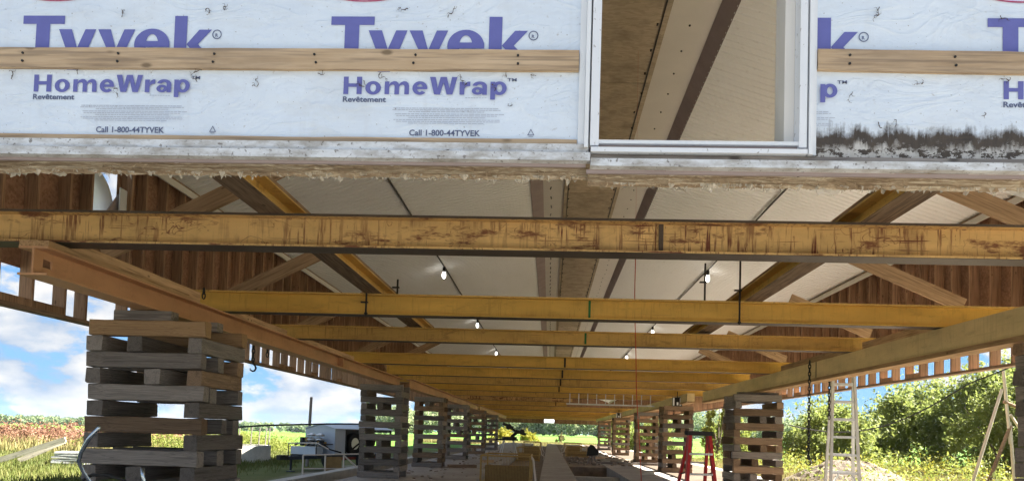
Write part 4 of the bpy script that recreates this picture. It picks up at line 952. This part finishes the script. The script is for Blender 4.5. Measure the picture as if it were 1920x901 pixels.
# ------------------------------------------------------------------ right yard
def pile():
    m = MB(); n, k = 48, 12; rr_ = np.random.default_rng(3)
    for j in range(k+1):
        f = j/k
        for i in range(n):
            a = 2*math.pi*i/n; rad = 2.1*f*(1+.10*math.sin(3*a+1)+.05*math.sin(7*a)); z = 1.08*(1-f)**.85*(1 - .15*math.exp(-((f-.1)/.1)**2)) + rr_.normal()*.018
            m.v.append((rad*math.cos(a)+rr_.normal()*.02, rad*math.sin(a)+rr_.normal()*.02, max(-.02, z)))
    for j in range(k):
        for i in range(n): m.f.append((j*n+i, j*n+(i+1)%n, (j+1)*n+(i+1)%n, (j+1)*n+i))
    return m
tag(pile().build('gravel_pile', M['sand'], None, (9.15, 23.8, -1.42)), 'cone of sandy gravel outside the right wall', 'gravel pile')
PS = empty('pole_frame', 'frame of bare leaning poles by the bushes, far right', 'poles', (12.5, 21.5, -1.42))
def pl_(a, b, r_=.035): return MB().tube([a, b], [r_, r_*.85], 7)
pl_((.08,0,1.5),(-.12,0,3.6),.045).build('pole', M['pole'], PS); pl_((-1.05,0,0),(-.12,.05,3.0),.045).build('pole', M['pole'], PS); pl_((-.72,-.1,0),(.08,0,2.0),.055).build('pole', M['timber_warm'], PS); pl_((.22,0,0),(.06,0,2.1),.045).build('pole', M['pole'], PS); pl_((-.1,0,2.65),(.4,0,2.45),.05).build('pole', M['timber_warm'], PS); pl_((.08,0,2.3),(.4,.1,1.9),.04).build('pole', M['pole'], PS)
cp = []
for i in range(25):
    f = i/24; cp.append((6.3 + 5.0*f, 20.5 - 1.5*f, .66 - 1.0*math.sin(math.pi*min(1,f*1.25))*.42 + 1.35*f**1.7 - .25*(1-f)))
tag(MB().tube(cp, .016, 6).build('power_cable', M['black']), 'black cable sagging past the right bushes', 'cable')

# ------------------------------------------------------------------ foliage
def leaves(name, mat, P, size, up=.35, parent=None, elong=1.5):
    """P: (n,3) centres -> one mesh of small folded leaf quads"""
    n = len(P); nrm = rng.normal(size=(n,3)); nrm[:,2] += up; nrm /= np.linalg.norm(nrm, axis=1)[:,None]
    a = np.cross(nrm, rng.normal(size=(n,3))); a /= np.linalg.norm(a, axis=1)[:,None]; b = np.cross(nrm, a)
    s_ = size * rng.uniform(.6, 1.4, n)[:,None]
    V = np.stack([P - a*s_*elong, P + b*s_*.55, P + a*s_*elong, P - b*s_*.55], 1).reshape(-1,3)
    me = bpy.data.meshes.new(name); me.vertices.add(4*n); me.vertices.foreach_set('co', V.astype(np.float32).ravel())
    me.loops.add(4*n); me.loops.foreach_set('vertex_index', np.arange(4*n, dtype=np.int32)); me.polygons.add(n)
    me.polygons.foreach_set('loop_start', np.arange(0, 4*n, 4, dtype=np.int32)); me.polygons.foreach_set('loop_total', np.full(n, 4, dtype=np.int32)); me.update(); me.materials.append(mat)
    return link(name, me, parent)
def tree(x, y, h, wd, lab, mat='leaf_bush', nclump=42, per=190, leaf=.085, name='bush', cat='bush', seed=0, group='bushes and small trees on the right'):
    r = np.random.default_rng(seed); z0 = gz(x, y); t_ = empty(name, lab, cat, (x, y, z0), group=group)
    m = MB(); tips = []
    for k in range(5):
        a = r.uniform(0, 6.28); q = r.uniform(.1,.42)*wd; tp = (q*math.cos(a), q*math.sin(a), h*r.uniform(.55,.88)); m.tube([(0.06*math.cos(a),.06*math.sin(a),-.05),(tp[0]*.35,tp[1]*.35,tp[2]*.45),tp], [.06,.04,.012], 6); tips.append(tp)
    m.build('trunk', M['bark'], t_)
    C = []
    for k in range(nclump):
        zf = r.uniform(.06, 1)**.85; prof = (1 - max(0, zf-.42)**1.6*2.0) * (.72 + .28*min(1, zf/.25)); a = r.uniform(0, 6.28); q = wd*.5*max(.12, prof)*math.sqrt(r.uniform(.15,1))
        C.append((q*math.cos(a), q*math.sin(a), h*zf*.96, wd*r.uniform(.07,.15)))
    P = []
    for cx, cy, cz, cr in C:
        n = int(per * r.uniform(.6,1.3)); v = r.normal(size=(n,3)); v /= np.linalg.norm(v,axis=1)[:,None]; v *= (r.uniform(.25,1.15,n)**.6)[:,None]*cr; v[:,2] *= 1.25; P.append(v + (cx,cy,max(cz,.15)))
    # twiggy sprays reaching out of the outline
    for k in range(int(nclump*.8)):
        cx, cy, cz, cr = C[r.integers(len(C))]; dv = r.normal(size=3); dv[2] = abs(dv[2])+.6; dv /= np.linalg.norm(dv); n = 34; tt = r.uniform(.3,1,n)[:,None]; P.append(np.array((cx,cy,cz)) + dv*tt*cr*2.6 + r.normal(size=(n,3))*.06*cr*3)
    P = np.concatenate(P); P = P[P[:,2] > .05]
    leaves('crown', M[mat], P, leaf, parent=t_); return t_
tree(14.5, 40, 2.9, 4.6, 'round yellow green bush left of the hanging chain', 'leaf_bush', 44, 200, .075, seed=1)
tree(19.0, 43, 3.7, 5.2, 'tall leafy bush behind the pale ladder', 'leaf_bush', 50, 210, .085, seed=2)
tree(22.6, 41, 5.0, 5.6, 'broad dark bush right of the pale ladder', 'leaf_bush', 56, 210, .085, seed=3)
tree(25.2, 42, 5.6, 5.2, 'tall bush with a thin airy top beside the sagging cable', 'leaf_bush', 52, 180, .085, seed=4)
tree(21.4, 31, 5.0, 4.2, 'tallest willow bush behind the leaning poles', 'leaf_light', 50, 200, .07, seed=5)
tree(18.4, 31.5, 4.0, 4.0, 'dense bush just left of the leaning poles', 'leaf_bush', 50, 200, .07, seed=6)
tree(28, 38, 6.6, 6, 'bush at the far right behind the crib edge', 'leaf_bush', 50, 180, .085, seed=7)
tree(17, 47, 2.9, 6.0, 'leafy bush behind the round yellow green one', 'leaf_bush', 56, 200, .085, seed=21)
tree(24, 50, 4.7, 7.4, 'wide bush filling the row behind the pale ladder', 'leaf_bush', 60, 210, .09, seed=22)
tree(30, 49, 6.4, 7.0, 'wide tall bush in the back of the right row', 'leaf_bush', 60, 210, .09, seed=23)
tree(24.2, 34, 4.6, 4.4, 'bright bush behind the leaning poles, right side', 'leaf_light', 50, 200, .075, seed=24)
tree(9.6, 44, 4.0, 1.7, 'slim bright sapling between the right cribs', 'leaf_light', 26, 150, .07, name='sapling', cat='sapling', seed=8)
tree(12.4, 52, 2.6, 3.4, 'low bush beyond the red ladder', 'leaf_light', 26, 160, .075, seed=9)
tree(8.4, 60, 2.4, 3.6, 'low bush beyond the third right crib', 'leaf_bush', 26, 160, .08, seed=10)
tree(6.9, 72, 2.6, 4.0, 'dark low bush beyond the fourth right crib', 'leaf_bush', 26, 160, .085, seed=11)
tree(-5.6, 92, 1.25, 3.4, 'yellow flowering bush at the far opening, left', 'weed_yellow', 26, 160, .07, seed=12)
tree(-2.6, 98, 1.15, 3.0, 'yellow flowering bush behind the saw', 'weed_yellow', 24, 160, .07, seed=13)
tree(1.4, 92, 1.3, 1.2, 'small dry weed clump in the field beyond the walkway', 'weed_tan', 12, 120, .05, seed=14)

# weeds and grass: stuff
def scatter(n, x0, x1, y0, y1, dens=None):
    x = rng.uniform(x0, x1, n); y = rng.uniform(y0, y1, n); return x, y
def blades(name, mat, x, y, hgt, wd, lean=.35, lab='', z=-1.42):
    n = len(x); h_ = hgt * rng.uniform(.45, 1.25, n); a = rng.uniform(0, 6.28, n); dx, dy = np.cos(a), np.sin(a); ln = rng.uniform(.05, lean, n)*h_; b = rng.uniform(0, 6.28, n)
    base = np.stack([x, y, np.full(n, z-.02)], 1); s_ = np.stack([dx*wd, dy*wd, np.zeros(n)], 1); tip = base + np.stack([np.cos(b)*ln, np.sin(b)*ln, h_+.02], 1); mid = base + (tip-base)*.55 - np.stack([np.cos(b)*ln*.15, np.sin(b)*ln*.15, np.zeros(n)], 1)
    V = np.stack([base-s_, base+s_, mid+s_*.8, tip, mid-s_*.8], 1).reshape(-1,3)
    me = bpy.data.meshes.new(name); me.vertices.add(5*n); me.vertices.foreach_set('co', V.astype(np.float32).ravel()); me.loops.add(5*n); me.loops.foreach_set('vertex_index', np.arange(5*n, dtype=np.int32)); me.polygons.add(n)
    me.polygons.foreach_set('loop_start', np.arange(0, 5*n, 5, dtype=np.int32)); me.polygons.foreach_set('loop_total', np.full(n, 5, dtype=np.int32)); me.update(); me.materials.append(mat)
    return tag(link(name, me), lab, kind='stuff')
def keep(x, y, c): return x[c], y[c]
x, y = scatter(60000, -26, -8.0, 14, 40); c = (x < -9.4 + rng.normal(size=len(x))*.7); x, y = keep(x, y, c)
blades('grass', M['grass'], x, y, .16, .011, .6, 'mown grass left of the barn')
x, y = scatter(26000, -48, -16, 29, 46); blades('tall_weeds', M['weed_tan'], x, y, .62, .018, .5, 'tan tall weeds behind the sheet stack')
def sprays(name, mat, n, x0, x1, y0, y1, z0, z1, leaf, lab, cl=14, cr=.35):
    cx, cy = rng.uniform(x0, x1, n), rng.uniform(y0, y1, n); cz = -1.42 + rng.uniform(z0, z1, n) * (.78 + .22*np.sin(cx*1.3+cy*.4) + .14*np.sin(cx*3.1-cy*1.7))
    P = np.repeat(np.stack([cx, cy, cz], 1), cl, 0) + rng.normal(size=(n*cl, 3)) * (cr*.5, cr*.5, cr)
    P = P[P[:,2] > -1.40]; return tag(leaves(name, mat, P, leaf), lab, kind='stuff')
sprays('red_weeds', M['weed_red'], 5600, -50, -17.6, 31, 43, .25, 1.05, .045, 'reddish seed heads of the tall weeds on the left', 18, .13)
sprays('green_weeds', M['leaf_light'], 1200, -20, -13.5, 31, 42, .2, .8, .045, 'green weeds beside the nearest left crib', 18, .18)
x, y = scatter(60000, 7.2, 30, 16, 42); blades('meadow_grass', M['weed_tan'], x, y, .34, .014, .6, 'dry meadow grass right of the barn')
sprays('goldenrod', M['weed_yellow'], 900, 8.5, 32, 22, 40, .15, .62, .035, 'yellow goldenrod in the right meadow', 16, .22)
sprays('meadow_herbs', M['leaf_light'], 1500, 7.6, 32, 19, 42, .1, .75, .045, 'green herbs in the right meadow', 16, .22)
x, y = scatter(26000, -14, 14, 80.6, 92); blades('field_edge_grass', M['weed_tan'], x, y, .42, .02, .5, 'dry grass edge beyond the far opening')
# far woods
def woods(name, mat, trees, leaf, per, lab):
    P = []
    for (x, y, h_, wd) in trees:
        n = int(per*rng.uniform(.7,1.3)); z0 = gz(x, y); v = rng.normal(size=(n,3)); v /= np.linalg.norm(v,axis=1)[:,None]; v *= (rng.uniform(.2,1.,n)**.4)[:,None]; f = v[:,2]*.5+.5
        v[:,0] *= wd*.5; v[:,1] *= wd*.5; v[:,2] = z0 + h_*(.06+.94*f); v[:,0] += x + rng.normal(size=n)*wd*.06; v[:,1] += y; P.append(v)
    return tag(leaves(name, mat, np.concatenate(P), leaf), lab, kind='stuff')
woods('far_woods', M['leaf_pop'], [(rng.uniform(-75,110), rng.uniform(330,350), rng.uniform(8,15), rng.uniform(4.5,8)) for _ in range(110)] + [(rng.uniform(-32,34), rng.uniform(335,350), rng.uniform(8,14), rng.uniform(4.5,8)) for _ in range(45)], .5, 300, 'row of pale trees along the far field edge')
woods('far_woods', M['leaf_far'], [(rng.uniform(-90,130), rng.uniform(352,375), rng.uniform(11,17), rng.uniform(5,9)) for _ in range(110)], .6, 220, 'darker wood behind the pale tree row')
woods('left_woods', M['leaf_far'], [(-rng.uniform(.16,1.05)*yy, yy, rng.uniform(6.0,9.5), rng.uniform(6,11)) for yy in rng.uniform(660,760,330)], .95, 150, 'low wood on the left horizon')
woods('right_woods', M['leaf_blue'], [(rng.uniform(.12,.75)*yy, yy, rng.uniform(9,15), rng.uniform(7,12)) for yy in rng.uniform(420,560,260)], .9, 150, 'blue green wood on the right horizon')

# ------------------------------------------------------------------ the air
hzm = bpy.data.materials.new('haze_air'); hzm.use_nodes = True; ht = hzm.node_tree; ht.nodes.clear(); ho = ht.nodes.new('ShaderNodeOutputMaterial'); hv = ht.nodes.new('ShaderNodeVolumePrincipled')
hv.inputs['Color'].default_value = (.72,.84,1,1); hv.inputs['Density'].default_value = .00006; hv.inputs['Anisotropy'].default_value = .2; ht.links.new(hv.outputs[0], ho.inputs['Volume'])
tag(MB().box(-2600,2600,-450,3100,-9.5,42).build('haze', hzm), 'thin pale haze over the fields', kind='stuff')

# ------------------------------------------------------------------ lift everything so that the yard is at z = 0
for o in bpy.data.objects:
    if o.parent is None: o.location.z += EYE
